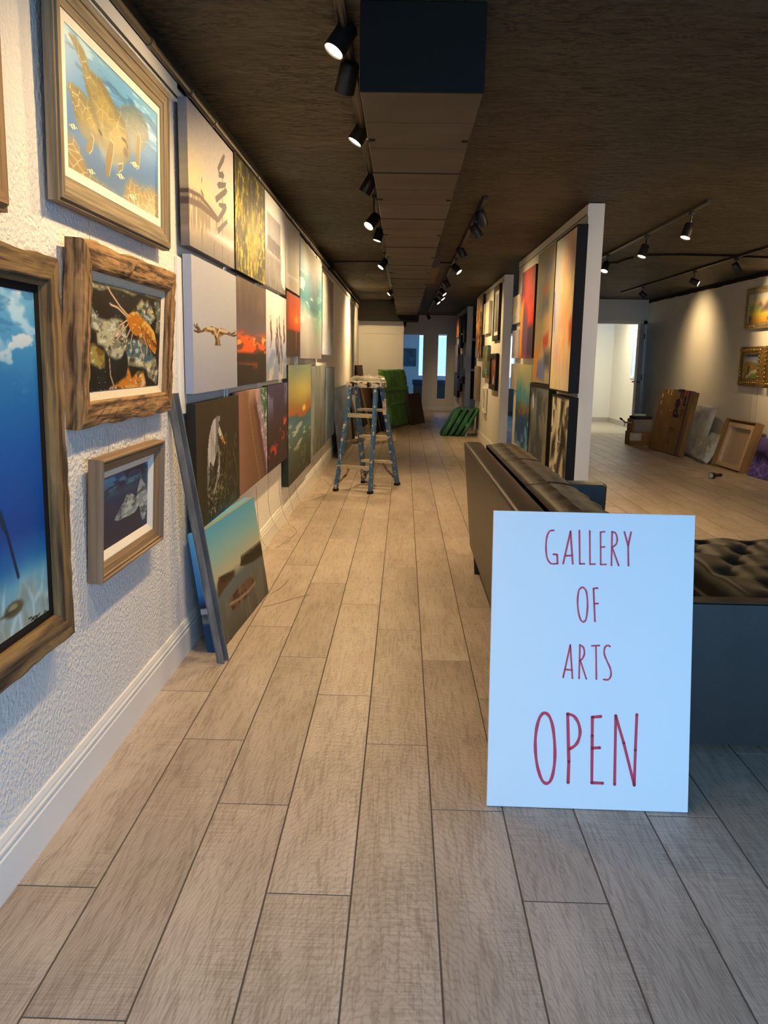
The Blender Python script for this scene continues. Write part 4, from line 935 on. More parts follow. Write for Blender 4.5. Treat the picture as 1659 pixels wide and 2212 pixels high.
A.poly([(0, .4), (.22, .3), (.2, 1), (0, 1)], (.90, .56, .10), soft=.05); A.poly([(.25, .55), (.6, .5), (.62, 1), (.25, 1)], (.40, .28, .38), soft=.08); A.poly([(.62, .66), (1, .62), (1, 1), (.6, 1)], (.24, .16, .24), soft=.05); A.poly([(.55, .4), (1, .36), (1, .62), (.6, .64)], (.92, .24, .10), soft=.04)
canvas(A, .042, 'red orange and purple abstract canvas on nearest partition', GP, side=(.12, .04, .04))
for q, lb, cs, sd in (([(1107, 641), (1122, 638), (1121, 698), (1108, 699)], 'small pale pastel canvas high at far end of nearest partition', [(.84, .78, .66), (.80, .60, .42), (.62, .58, .62)], 3),
                      ([(1106, 715), (1119.5, 713), (1118.6, 773), (1106, 774.6)], 'small pinkish canvas midway at far end of nearest partition', [(.74, .66, .62), (.80, .74, .66), (.62, .56, .56)], 5),
                      ([(1101, 786), (1115, 784.5), (1114, 838.6), (1105, 843)], 'small cream canvas low at far end of nearest partition', [(.78, .70, .58), (.70, .62, .50)], 9)):
    A = Art(pc(q, .04), cs[0]); strokes(A, 14, cs, sd); canvas(A, .03, lb, GP)
A = Art(pc([(1116, 787), (1150, 787), (1139, 975), (1112, 958)], .05), (.70, .68, .46), 1.1)
A.grad([(0, (.76, .68, .46)), (.2, (.60, .64, .48)), (.4, (.32, .52, .52)), (.55, (.40, .34, .24)), (.68, (.10, .26, .42)), (.9, (.14, .32, .46)), (1, (.34, .46, .50))], wob=.3)
A.put(sstep(.52, .6, A.n(9, 8, 3)) * sstep(.15, .3, A.b) * sstep(.6, .45, A.b), (.24, .56, .58), .9); A.put(sstep(.58, .66, A.n(10, 10, 5)) * sstep(.6, .7, A.b), (.50, .66, .74), .8); A.put(sstep(.55, .65, A.n(8, 8, 9)) * sstep(.4, .5, A.b) * sstep(.65, .55, A.b), (.62, .42, .16), .9)
canvas(A, .036, 'teal blue dripping abstract canvas low on nearest partition', GP)
A = Art(pc([(1145, 833), (1185, 840), (1178, 1038), (1141.4, 1012)], .06), (.40, .40, .38), 1.1)
A.grad([(0, (.40, .42, .42)), (.3, (.52, .50, .44)), (.6, (.36, .36, .34)), (.8, (.50, .47, .38)), (1, (.40, .38, .30))], wob=.2); A.put(sstep(.5, .62, A.n(5, 4, 3)), (.24, .26, .26), .8); A.put(sstep(.7, 1, A.a), (.66, .56, .34), .6); A.line([(.15, .14), (.18, .22)], .05, (.85, .85, .85))
floater(A, 'silver grey abstract in black frame, low on nearest partition', .05, .03)
A = Art(pc([(1193.5, 856), (1229, 861.5), (1223.5, 1036.6), (1185, 1036.6)], .07), (.82, .74, .58), 1.1)
p_ = A.p; A.p = Pic(p_.O + p_.U * -.32, p_.R, p_.U * 1.32); A = Art(A.p, (.82, .74, .58), 1.1)
A.put(sstep(.55, .62, A.n(5, 6, 3)), (.94, .88, .74), .8)
for q in ([(.55, 0), (.75, .02), (.62, .2), (.48, .3)], [(.62, .2), (.85, .3), (.95, .5), (.8, .46), (.6, .36)], [(.1, .42), (.3, .34), (.28, .56), (.05, .62)], [(.68, .32), (.85, .36), (.62, .62), (.45, .98), (.25, .98), (.45, .6)], [(.0, .72), (.18, .68), (.3, .9), (.1, .98)], [(.8, .5), (.98, .56), (.9, .8), (.82, .7)]):
    A.poly(q, (.10, .08, .06), soft=.05, al=.92)
A.put(sstep(.6, .66, A.n(9, 9, 14)), (.16, .12, .08), .7)
floater(A, 'black and white brushstroke abstract in black frame at partition corner', .062, .014)

GP2 = 'pictures on the middle partition'
def framed(quad, d, bw, mframe, artfn, label, group, matw=0, pl=None):
    p = pl or pc(quad, d); e = empty('framed_picture', matrix=p.matrix(), label=label, cat='picture', group=group)
    rail_frame(e, p.w, p.h, bw, d * .8, [(0, .9), (.15, 1), (1, .8)], mframe, z0=-d * .8, one=True, name='frame')
    ip = p.inset(bw, 0)
    if matw:
        rail_frame(e, ip.w, ip.h, matw, .003, FLAT, M_mat, name='mat_board', z0=-d * .5, one=True, x0=bw, y0=bw); ip = ip.inset(matw, 0)
    A = Art(ip, dens=1.1); artfn(A); A.mesh('picture', 0, parent=e, matrix=Matrix.Translation((bw + matw, bw + matw, -d * .48)), material=M_print)
    return e
M_white = mat('white_frame', (.80, .76, .68), .5)
def a1(A): A.grad([(0, (.70, .66, .58)), (1, (.50, .46, .40))]); A.line([(.5, .15), (.45, .5), (.55, .85)], .15, (.30, .26, .22))
framed([(1065.4, 619), (1078, 616.5), (1075.3, 736), (1064, 734.7)], .04, .07, M_bframe, a1, 'tall narrow picture in wide black frame on middle partition', GP2, .05)
A = Art(pc([(1044, 656), (1056, 653), (1056, 720), (1044, 722)], .05), (.80, .74, .60)); A.line([(.3, .1), (.4, .4), (.25, .9)], .1, (.50, .46, .30)); A.blob(.5, .4, .3, .3, (.86, .80, .6), .6); canvas(A, .045, 'pale cream canvas beside tall black frame on middle partition', GP2)
A = Art(pc([(1030, 642), (1042.6, 639), (1039.7, 776), (1027, 769)], .05), (.40, .22, .08), 1.0); A.put(sstep(.45, .6, A.n(5, 6, 3)), (.85, .50, .10), .9); A.put(sstep(.55, .65, A.n(8, 9, 7)), (.12, .10, .12), .9); A.put(sstep(.75, .9, A.b) * (A.a < .5), (.46, .46, .54), .8); A.put(sstep(.6, .68, A.n(9, 8, 12)), (1, .74, .2), .8); A.put(sstep(.25, .05, A.b), (.34, .30, .30), .7)
canvas(A, .04, 'tall fiery orange and black canvas at far end of middle partition', GP2, side=(.1, .06, .03))
A = Art(pc([(1042.6, 747.5), (1052.6, 746), (1051.7, 818.7), (1042, 814)], .05), (.30, .30, .18)); A.put(sstep(.45, .6, A.n(5, 5, 2)), (.36, .50, .48), .9); A.put(sstep(.55, .65, A.n(8, 8, 5)), (.55, .42, .14), .8); canvas(A, .04, 'small green and gold canvas in middle of middle partition', GP2)
def a5(A): A.grad([(0, (.55, .24, .10)), (.6, (.50, .20, .08)), (1, (.24, .12, .06))]); A.poly([(.3, 1), (.35, .72), (.5, .62), (.6, .75), (.6, 1)], (.88, .80, .70), soft=.06); A.blob(.6, .3, .25, .2, (.70, .40, .12), .8)
framed([(1056.8, 764.6), (1070, 763), (1070, 844), (1056, 840)], .05, .07, M_bframe, a5, 'red brown picture in thick black frame on middle partition', GP2)
A = Art(pc([(1022.7, 790), (1032, 791.7), (1031, 864), (1025, 867)], .05), (.66, .56, .46)); strokes(A, 10, [(.70, .60, .50), (.60, .50, .42)], 2); canvas(A, .04, 'dull pink canvas low at far end of middle partition', GP2)
def a7(A): A.grad([(0, (.60, .50, .34)), (1, (.42, .34, .22))])
framed([(1039.7, 837), (1046, 837), (1046, 890), (1041, 894)], .05, .05, M_white, a7, 'small white framed picture lowest on middle partition', GP2, .03)

# farthest partition: cluster of small pictures
GP3 = 'small pictures crowding the farthest partition'
items = [([(315, 330), (360, 310), (355, 600), (315, 625)], (.72, .42, .20), 'orange canvas topmost at far end of last partition', .05),
         ([(365, 320), (392, 300), (386, 540), (362, 560)], (.42, .34, .34), 'brown canvas second in top row of last partition', .05),
         ([(402, 290), (450, 255), (440, 480), (402, 530)], (.16, .12, .09), 'dark canvas nearest in top row of last partition', .05),
         ([(410, 512), (440, 500), (436, 690), (412, 690)], (.66, .66, .68), 'pale canvas under dark top canvas of last partition', .045),
         ([(350, 590), (385, 580), (380, 760), (350, 780)], (.46, .36, .34), 'sunset toned canvas in second row of last partition', .07),
         ([(295, 735), (340, 725), (335, 1100), (292, 1100)], (.50, .44, .46), 'tall mauve canvas at far end of last partition', .06),
         ([(340, 870), (378, 862), (368, 1190), (332, 1190)], (.30, .32, .34), 'grey canvas in middle of last partition', .09),
         ([(385, 880), (412, 880), (432, 1090), (408, 1090)], (.20, .22, .24), 'dark grey canvas nearest in third row of last partition', .08),
         ([(380, 1198), (404, 1200), (404, 1300), (380, 1305)], (.26, .27, .27), 'charcoal canvas low in middle of last partition', .06),
         ([(280, 1140), (327, 1140), (335, 1510), (280, 1490)], (.28, .26, .34), 'slate purple canvas lowest at far end of last partition', .06),
         ([(332, 1215), (376, 1240), (366, 1420), (332, 1410)], (.20, .17, .17), 'small dark canvas lowest on last partition', .06)]
for i, (q, c_, lb, d) in enumerate(items):
    A = Art(side_pic(crop(KP, q), 1.316 - d, -1), c_); A.mottle(.5, 4, 5, i); A.grad
    canvas(A, d - .003, lb, GP3, side=(.72, .72, .72) if d > .07 else (.1, .09, .08))
# dark pictures on the end wall beyond the last partition
for i, (a, b_) in enumerate((((575, 200), (612, 630)), ((548, 665), (590, 1085)), ((528, 1120), (572, 1535)))):
    q = crop(KP, [a, b_]); P0 = oy(*q[0], 21.96); P1 = oy(*q[1], 21.96)
    p = Pic((P0[0], 21.96, P1[2]), (P1[0] - P0[0], 0, 0), (0, 0, P0[2] - P1[2])); A = Art(p, (.16, .13, .11)); A.mottle(.4, 3, 4, i)
    canvas(A, .03, ['upper', 'middle', 'lowest'][i] + ' dark tall canvas on end wall behind last partition', 'dark canvases on the end wall', side=(.05, .05, .05))

# ================================================================== right wall pictures in gilt frames
M_gold = mat('antique_gilt', (.38, .24, .075), .38, .75, var=.6, vscale=(60, 60, 60), bump=.9, bscale=(70, 70, 70), bdist=.008)
M_gold2 = mat('champagne_gilt', (.55, .43, .22), .36, .7, var=.4, vscale=(70, 70, 70), bump=.7, bscale=(80, 80, 80), bdist=.006)
def beads(parent, w_, h_, bw, z, m, n=14, r=.014):
    mb = MB(); 
    for i in range(n):
        t = (i + .5) / n
        for (x, y) in ((w_ * t, bw * .45), (w_ * t, h_ - bw * .45), (bw * .45, h_ * t), (w_ - bw * .45, h_ * t)):
            mb.lathe([(r * .2, z - .004), (r, z), (r * .7, z + r * .6), (r * .1, z + r * .8)], 7, Matrix.Translation((x, y, 0)))
    mb.build('carved_ornament', m, parent, smooth=True)
GR = 'gilt framed paintings on the right wall'
def rp(y0, y1, z0, z1, d=.06): return Pic((XR - d, y1, z0), (0, y0 - y1, 0), (0, 0, z1 - z0))
def gl(A):
    A.grad([(0, (.72, .72, .72)), (.3, (.88, .74, .52)), (.5, (.62, .68, .36)), (.7, (.86, .74, .26)), (1, (.80, .52, .16))], wob=.1)
    A.poly([(.35, .45), (.5, .28), (.6, .45)], (.52, .34, .38), soft=.04); A.poly([(.55, .62), (.9, .2), (1.1, .6)], (.45, .28, .34), soft=.05); A.put((A.b < .3) * sstep(.5, .6, A.n(4, 6, 3)), (.90, .80, .62), .7); A.blob(0, .85, .15, .12, (.30, .22, .12), .8); A.blob(1, .88, .2, .1, (.32, .2, .12), .8)
e = framed(None, .06, .075, M_gold2, gl, 'mountain meadow painting in champagne gilt frame on right wall', GR, pl=rp(10.25, 11.05, 1.745, 2.245)); beads(e, .80, .50, .075, 0, M_gold2)
def gs(A):
    A.grad([(0, (.40, .44, .52)), (.25, (.66, .66, .68)), (.4, (.40, .46, .26)), (.7, (.62, .56, .24)), (1, (.42, .50, .18))], wob=.15)
    A.blob(.55, .52, .16, .09, (.90, .36, .12), 1); A.poly([(0, .4), (.5, .3), (.6, .5), (.2, .62), (0, .7)], (.70, .52, .20), soft=.08); A.line([(.2, .95), (.5, .75), (.8, .7)], .06, (.80, .72, .52)); A.line([(.3, .5), (.25, .8)], .05, (.24, .18, .1))
e = framed(None, .07, .10, M_gold, gs, 'small bright garden painting in carved dark gold frame', GR, pl=rp(10.40, 11.05, 1.035, 1.525, .07)); beads(e, .65, .49, .10, 0, M_gold, 10, .02)
e = framed(None, .07, .10, M_gold, gs, 'gold framed painting cut off at right edge', GR, pl=rp(9.65, 10.30, 1.03, 1.53, .07)); beads(e, .65, .50, .10, 0, M_gold, 10, .02)
for y, lb in ((10.72, 'left'), (10.55, 'right')):
    o = MB().tube([(XR - .004, y, 1.05), (XR - .004, y, .45)], .0015, 5).build('hanging_wire', M_wire); setp(o, lb + ' nylon line hanging below small garden painting', 'wire')
o = MB().box((XR - .05, 9.6, 2.375), (XR, 9.95, 2.425), .003).build('junction_box', M_trim); setp(o, 'white box above right wall beside ceiling', 'box')

# ================================================================== cardboard and packing on the right
M_card = mat('brown_cardboard', (.30, .165, .055), .85, var=.18, vscale=(4, 4, 30))
M_card2 = mat('cardboard_inside', (.36, .21, .08), .85, var=.15, vscale=(4, 4, 30))
M_purple = mat('purple_print', (.055, .035, .11), .8); M_redp = mat('red_print', (.62, .06, .05), .8); M_greyp = mat('dark_print', (.10, .05, .03), .8)
M_tape = mat('packing_tape', (.62, .52, .38), .3); M_labelw = mat('paper_label', (.72, .68, .60), .7)
def lean_frame(bnear, bfar, top_near):
    """matrix of a leaning slab: local x from far(left) to near(right) along the base, y up the slope, z towards the room"""
    bn, bf, tn = Vector(bnear), Vector(bfar), Vector(top_near)
    r = (bn - bf); W_ = r.length; r.normalize(); u = (tn - bn); u = u - r * u.dot(r); H_ = u.length; u.normalize(); n = r.cross(u)
    return Matrix(((r.x, u.x, n.x, bf.x), (r.y, u.y, n.y, bf.y), (r.z, u.z, n.z, bf.z), (0, 0, 0, 1))), W_, H_
# strokes for printed letters
def letter_strokes(ch):
    S = {'F': [[(0, 0), (0, 1), (.6, 1)], [(0, .55), (.5, .55)]], 'e': [[(0, .32), (.55, .32), (.5, .55), (.28, .64), (.05, .52), (0, .3), (.1, .06), (.32, 0), (.55, .1)]],
         'd': [[(.55, 1), (.55, 0)], [(.55, .5), (.35, .64), (.08, .52), (0, .3), (.1, .06), (.32, 0), (.55, .16)]], 'E': [[(.6, 1), (0, 1), (0, 0), (.6, 0)], [(0, .52), (.5, .52)]],
         'x': [[(0, .64), (.55, 0)], [(.55, .64), (0, 0)]], 'X': [[(0, 1), (.6, 0)], [(.6, 1), (0, 0)]]}
    return S[ch]
def stroke_mesh(mb, pts, wd, mtx, z=.0015):
    for (a, b_) in zip(pts[:-1], pts[1:]):
        a = Vector((a[0], a[1])); b_ = Vector((b_[0], b_[1])); t_ = (b_ - a).normalized() * wd * .45; n_ = Vector((-t_.y, t_.x)).normalized() * wd / 2
        a = a - t_; b_ = b_ + t_
        mb.prism([tuple(a - n_), tuple(b_ - n_), tuple(b_ + n_), tuple(a + n_)], 0, z, mtx)
def word(parent, txt, cols, hgt, mtx, wd, name='printed_word', asp=.72, gap=.2):
    x = 0; groups = {}
    for ch, m_ in zip(txt, cols):
        mb = groups.setdefault(m_.name, (MB(), m_))[0]
        for st in letter_strokes(ch): stroke_mesh(mb, [(x + q[0] * hgt * asp, q[1] * hgt) for q in st], wd, mtx)
        x += (.6 * asp + gap) * hgt
    for mb, m_ in groups.values(): mb.build(name, m_, parent)
mt, W_, H_ = lean_frame((3.90, 11.84, .0), (3.83, 13.06, .0), (4.06, 11.84, .93))
e = empty('cardboard_box', matrix=mt, label='large flat cardboard shipping box leaning on right wall', cat='box')
MB().box((0, .01, -.085), (W_ * .885, H_, 0), .004).build('carton', M_card, e)
MB().box((W_ * .892, .01, -.085), (W_, H_ * .985, -.01), .004).build('side_flap', M_card, e)
MB().box((W_ * .884, .012, -.012), (W_ * .893, H_, .002)).build('tape_seam', M_purple, e)
R90 = Matrix.Rotation(math.radians(-90), 4, 'Z')
word(e, 'Fed', [M_purple] * 3, .19, Matrix.Translation((W_ * .56, H_ * .985, .0005)) @ R90, .045, asp=.85, gap=.22)
word(e, 'Ex', [M_greyp] * 2, .17, Matrix.Translation((W_ * .56, H_ * .40, .0005)) @ R90, .011, asp=.95, gap=.3)
word(e, 'Fed', [M_redp, M_purple, M_purple], .10, Matrix.Translation((W_ * .775, H_ * .97, .0005)) @ R90, .024, asp=.8)
word(e, 'Ex', [M_greyp] * 2, .09, Matrix.Translation((W_ * .775, H_ * .70, .0005)) @ R90, .011)
for (x, y, w2, h2) in ((.05, .85, .05, .06), (.06, .74, .035, .06), (.22, .92, .03, .06), (.33, .9, .025, .08), (.15, .58, .02, .06), (.42, .66, .03, .02)):
    MB().box((W_ * x, H_ * y, 0), (W_ * x + w2, H_ * y + h2, .001)).build('paper_label', M_labelw, e)
# stacked small boxes with a stick
e = empty('cardboard_box', (3.80, 13.55, 0), label='lower small taped carton on floor by open door', cat='box', group='small cartons by the open door')
MB().box((-.16, -.12, 0), (.16, .18, .215), .004).build('carton', M_card, e); MB().box((-.162, -.121, .08), (.02, -.12, .20)).build('tape', M_tape, e); MB().box((-.11, -.1225, .13), (-.03, -.121, .17)).build('paper_label', M_labelw, e)
e = empty('cardboard_box', (3.83, 13.57, .2155), rot=(0, 0, .08), label='upper small foil taped carton stacked by open door', cat='box', group='small cartons by the open door')
MB().box((-.16, -.12, 0), (.15, .16, .20), .004).build('carton', M_card2, e); MB().box((-.13, -.122, .02), (.14, -.12, .19)).build('foil_tape', mat('foil_tape', (.5, .48, .42), .25, .6, bump=.6, bscale=(60, 60, 60)), e)
o = MB().box((-.15, -.10, 0), (.14, .12, .05), .006, Matrix.Translation((3.84, 13.57, .416)) @ Matrix.Rotation(.2, 4, 'Z')).build('folded_bag', mat('dark_blue_cloth', (.02, .025, .05), .8)); setp(o, 'dark folded bag on top of small cartons', 'bag')
o = MB().box((-.10, -.06, 0), (.09, .06, .03), .006, Matrix.Translation((3.80, 13.55, .4665))).build('paper_packet', M_labelw); setp(o, 'crumpled pale packet on dark folded bag', 'packet')
M_stickl = mat('pale_wood', (.50, .40, .26), .6)
o = MB().tube([(3.675, 13.50, .36), (3.54, 13.40, .37), (3.47, 13.36, .42)], [.012, .016, .010], 8).tube([(3.54, 13.40, .37), (3.52, 13.37, .31)], [.010, .006], 6).build('carved_bird', M_stickl, smooth=True); setp(o, 'small pale carved bird sticking out from cartons', 'ornament')
MB().tube([(3.47, 13.36, .42), (3.44, 13.34, .44)], [.02, .012], 8).build('head', mat('dark_brown_wood', (.05, .03, .02), .6), o)
# bubble wrapped panels
M_bub = mat('bubble_wrap', (.60, .62, .60), .25, bump=1.0, bscale=(90, 90, 90), bdist=.006, var=.2, vscale=(10, 10, 10), spec=.8)
def crumpled(name, mtx, W_, H_, D_, m_, amp, seed, label, cat, group=None, nx=22, ny=26, round_=.02):
    V = []; F = []; k = {}
    a = np.linspace(0, 1, nx + 1); b_ = np.linspace(0, 1, ny + 1); AA, BB = np.meshgrid(a, b_)
    zz = D_ + amp * (fbm(AA * 6 + seed, BB * 7, seed) - .5) * 2 + amp * (1 - np.abs(2 * fbm(AA * 3.1, BB * 9 + seed, seed + 5) - 1)) * .8
    ed = np.minimum(np.minimum(AA, 1 - AA) * W_, np.minimum(BB, 1 - BB) * H_); zz = zz * np.sqrt(np.clip(ed / round_, 0.0, 1)) + .0
    xo = AA * W_ + amp * .8 * (fbm(BB * 8, AA * 0 + seed, seed + 1) - .5); yo = BB * H_ + amp * .8 * (fbm(AA * 8, BB * 0 + seed, seed + 2) - .5) * (BB > .05)
    top = np.stack([xo, yo, zz], -1).reshape(-1, 3); bot = np.stack([xo, yo, -zz * .0], -1).reshape(-1, 3); n = len(top)
    idx = np.arange(n).reshape(ny + 1, nx + 1)
    F = np.stack([idx[:-1, :-1], idx[:-1, 1:], idx[1:, 1:], idx[1:, :-1]], -1).reshape(-1, 4).tolist(); F2 = [(f[3] + n, f[2] + n, f[1] + n, f[0] + n) for f in F]
    o = meshobj(name, np.concatenate([top, bot]).tolist(), F + F2, m_, smooth=True, matrix=mtx)
    return setp(o, label, cat, group)
M_packart = mat('wrapped_pale_art', (.58, .58, .54), .3, var=.25, vscale=(5, 9, 5), bump=.9, bscale=(60, 60, 60), bdist=.006, spec=.8)
P0 = oz(1478, 985); P1 = oz(1512, 975)
mt, W_, H_ = lean_frame((4.10, 11.55, .0), (4.13, 12.35, .0), (4.30, 11.55, .74))
crumpled('wrapped_artwork', mt, W_, H_, .05, M_packart, .012, 4, 'white panel in clear wrap leaning behind cardboard box', 'panel')
mt, W_, H_ = lean_frame((4.02, 11.03, .0), (4.05, 11.50, .0), (4.25, 11.03, .36))
crumpled('bubble_wrap_sheet', mt, W_, H_, .06, M_bub, .03, 9, 'loose crumpled bubble wrap between box and tray', 'wrap')
# open tray box with wrapped pale frame inside
mt, W_, H_ = lean_frame((4.08, 10.12, .0), (4.05, 10.98, .0), (4.24, 10.12, .62))
e = empty('open_carton', matrix=mt, label='open cardboard tray holding pale wrapped frame, leaning on right wall', cat='box')
m = MB().box((0, 0, -.11), (W_, H_, -.10)); m.build('tray_base', M_card2, e)
MB().box((0, 0, -.10), (.012, H_, 0)).build('tray_side', M_card, e); MB().box((W_ - .012, 0, -.10), (W_, H_, .0)).build('tray_side', M_card, e); MB().box((.012, 0, -.10), (W_ - .012, .012, 0)).build('tray_side', M_card, e); MB().box((.012, H_ - .012, -.10), (W_ - .012, H_, -.02)).build('tray_side', M_card, e)
e2 = empty('wrapped_picture', matrix=mt @ Matrix.Translation((.05, .03, -.095)), label='pale wooden frame in clear wrap inside open tray', cat='frame')
M_palewood = mat('pale_pine', (.60, .45, .30), .4, var=.1, vscale=(2, 40, 40))
rail_frame(e2, W_ - .14, H_ - .07, .055, .06, FLAT, M_palewood, one=True, name='frame')
MB().box((.05, .05, .01), (W_ - .19, H_ - .12, .02)).build('backing_panel', mat('wrapped_backing', (.50, .37, .25), .2, bump=.8, bscale=(18, 18, 18), bdist=.01, coat=.6), e2)
# purple artwork at right edge
bn, bf, tn = (4.18, 9.35, .004), (4.13, 10.0, .004), (4.32, 9.35, .46)
mt, W_, H_ = lean_frame(bn, bf, tn); p = Pic(np.array(mt.translation), np.array(mt.col[0][:3]) * W_, np.array(mt.col[1][:3]) * H_)
A = Art(p, (.36, .28, .52), 1.0); A.grad([(0, (.46, .38, .58)), (.3, (.34, .26, .46)), (.45, (.14, .10, .20)), (.6, (.36, .28, .52)), (1, (.34, .26, .50))], wob=.2); A.put(sstep(.5, .6, A.n(16, 2, 3)) * (A.b > .35) * (A.b < .65), (.12, .09, .18), .9); A.caustic(A.b > .6, (.66, .58, .78), 5, .08, .6, 4)
canvas(A, .03, 'purple abstract canvas leaning at right frame edge', name='leaning_canvas')
# flashlight and scraps on the floor
c0 = oz(1541, 1027, .035); c1 = oz(1562, 1024, .022)
e = empty('flashlight', tuple(c0), label='black flashlight lying on floor of right room', cat='flashlight')
d = (Vector((c1[0] + .10, c1[1] - .02, .024)) - Vector(c0)); q = d.to_track_quat('Z', 'Y').to_matrix().to_4x4()
MB().lathe([(.028, -.045), (.036, -.044), (.037, -.01), (.030, .02), (.019, .045), (.019, .12), (.021, .125), (.021, .15), (.015, .152)], 20, q).build('body', M_blackmetal, e, smooth=True)
MB().lathe([(.001, -.0455), (.028, -.0455), (.028, -.0445)], 20, q).build('lens', mat('flashlight_lens', (.55, .55, .52), .1), e)
for pts, lb, r_ in ((((1450, 1009), (1475, 1012), (1490, 1014)), 'thin wood scrap lying on floor of right room', .008), (((1490, 1016), (1505, 1014), (1513, 1016)), 'short pale wood scrap beside thin scrap on floor', .007), (((1497, 1032), (1512, 1031), (1525, 1033)), 'pale flat scrap nearest on floor of right room', .004)):
    o = MB().tube([oz(*q, r_) for q in pts], r_, 6).build('wood_scrap', M_stickl); setp(o, lb, 'scrap', 'wood scraps on the floor')
# ================================================================== duct, conduit, tracks and spot lamps
M_duct = mat('dark_duct_wrap', (.085, .068, .048), .6, var=.25, vscale=(2, 3, 2), bump=.25, bscale=(3, 30, 3), bdist=.004)
M_ductline = mat('duct_seam', (.055, .044, .03), .7)
M_ductface = mat('duct_end_black', (.009, .008, .007), .7, spec=.2)
e = empty('air_duct', (.038, 2.966, 2.155), label='long square black air duct running under the ceiling', cat='duct')
seams = [2.966, 4.19, 5.5, 6.83, 8.1, 9.4, 10.66, 11.95, 13.38, 14.55, 15.95, 17.4]
for i in range(len(seams) - 1):
    a, b_ = seams[i] - 2.966 + .006, seams[i + 1] - 2.966 - .006
    MB().box((-.205, a, 0), (.205, b_, .274), .004).build('duct_section', M_duct, e)
    if i:
        MB().box((-.207, a - .012, -.002), (.207, a, .274)).build('joint_strap', M_black, e)
    for f_ in (.3, .62): MB().box((-.203, a + (b_ - a) * f_ - .002, -.001), (.203, a + (b_ - a) * f_ + .002, .001)).build('seam_line', M_ductline, e)
    for sx in (-1, 1): MB().box((sx * .205 - .004, a + .5 * (b_ - a), -.004), (sx * .205 - sx * .03, a + .5 * (b_ - a) + .02, .004)).build('clip', M_black, e)
MB().box((-.207, -.004, -.003), (.207, .006, .274), .003).build('end_cap', M_ductface, e)
o = MB().box((.245, 8.7, 2.20), (.34, 10.5, 2.425), .004).build('duct_branch', mat('brown_duct_board', (.13, .085, .045), .7)); setp(o, 'brown boxed duct branch on right side of air duct', 'duct')
# conduit with couplings
M_conduit = mat('painted_conduit', (.10, .078, .045), .45)
e = empty('conduit_pipe', (-.903, -.6, 2.343), label='dark conduit pipe along top of left wall', cat='pipe')
MB().tube([(0, 0, 0), (0, 10.69, 0)], .0135, 12).build('pipe', M_conduit, e, smooth=True)
for q in ((323, 80), (410, 186), (462, 250), (555, 372), (628, 465), (668, 515)):
    y = ox(*q, -.903)[1] + .6; MB().tube([(0, y - .022, 0), (0, y + .022, 0)], .0175, 12).build('coupling', M_conduit, e, smooth=True); MB().box((-.02, y + .05, .005), (.012, y + .065, .022)).build('strap', M_black, e)
o = MB().box((-.94, 10.1, 2.31), (-.86, 10.28, 2.40), .004).build('junction_box', M_black); setp(o, 'black junction box at end of conduit on left wall', 'box')
o = MB().tube([(-.86, 10.2, 2.405), (-.7, 10.22, 2.415), (-.45, 10.2, 2.418), (-.24, 10.2, 2.418)], .008, 6).build('cable', M_black); setp(o, 'black cable crossing ceiling from junction box to left track', 'cable')
o = MB().tube([(.25, 10.2, 2.418), (.55, 10.2, 2.418)], .008, 6).build('cable', M_black); setp(o, 'black cable crossing ceiling from duct to corridor track', 'cable')
o = MB().tube([(-.9, 10.3, 2.36), (-.9, 13, 2.36), (-.9, 16.8, 2.36)], .010, 8).build('conduit_pipe', M_conduit); setp(o, 'thinner dark conduit continuing along far left wall', 'pipe')
q = [oz(*c_, 2.42) for c_ in ((1395, 551), (1470, 550), (1560, 552), (1659, 556))]
o = MB().tube(q, .011, 6).build('cable', M_black); setp(o, 'black cable across ceiling of right room', 'cable')
q = [oz(*c_, 2.42) for c_ in ((1312, 568), (1335, 567), (1352, 560), (1368, 556))]
o = MB().tube(q, .010, 6).build('cable', M_black); setp(o, 'short black cable bowed below right room ceiling near partition', 'cable')

M_lens = mat('lit_lens', (1, .9, .7), .4, emit=(1.0, .80, .48), estr=14)
M_track = mat('track_black', (.02, .018, .016), .35)
def track(x, y0, y1, label):
    e = empty('light_track', (x, y0, ZC), label=label, cat='light track')
    MB().box((-.018, 0, -.022), (.018, y1 - y0, 0), .002).build('track_body', M_track, e); MB().box((-.006, .01, -.0235), (.006, y1 - y0 - .01, -.022)).build('track_slot', M_conduit, e)
    return e
track(-.235, 2.2, 10.3, 'black light track along left side of duct, near length'); track(-.235, 10.32, 19.2, 'black light track along left side of duct, far length')
track(.55, 6.2, 10.4, 'black light track right of duct, near length'); track(.55, 10.6, 20.4, 'black light track right of duct, far length')
track(2.12, 6.2, 9.7, 'black light track on ceiling beside nearest partition'); track(3.49, 5.5, 8.6, 'black light track near right wall, near length'); track(3.49, 8.62, 13.95, 'black light track near right wall, far length')
head_mesh = {}
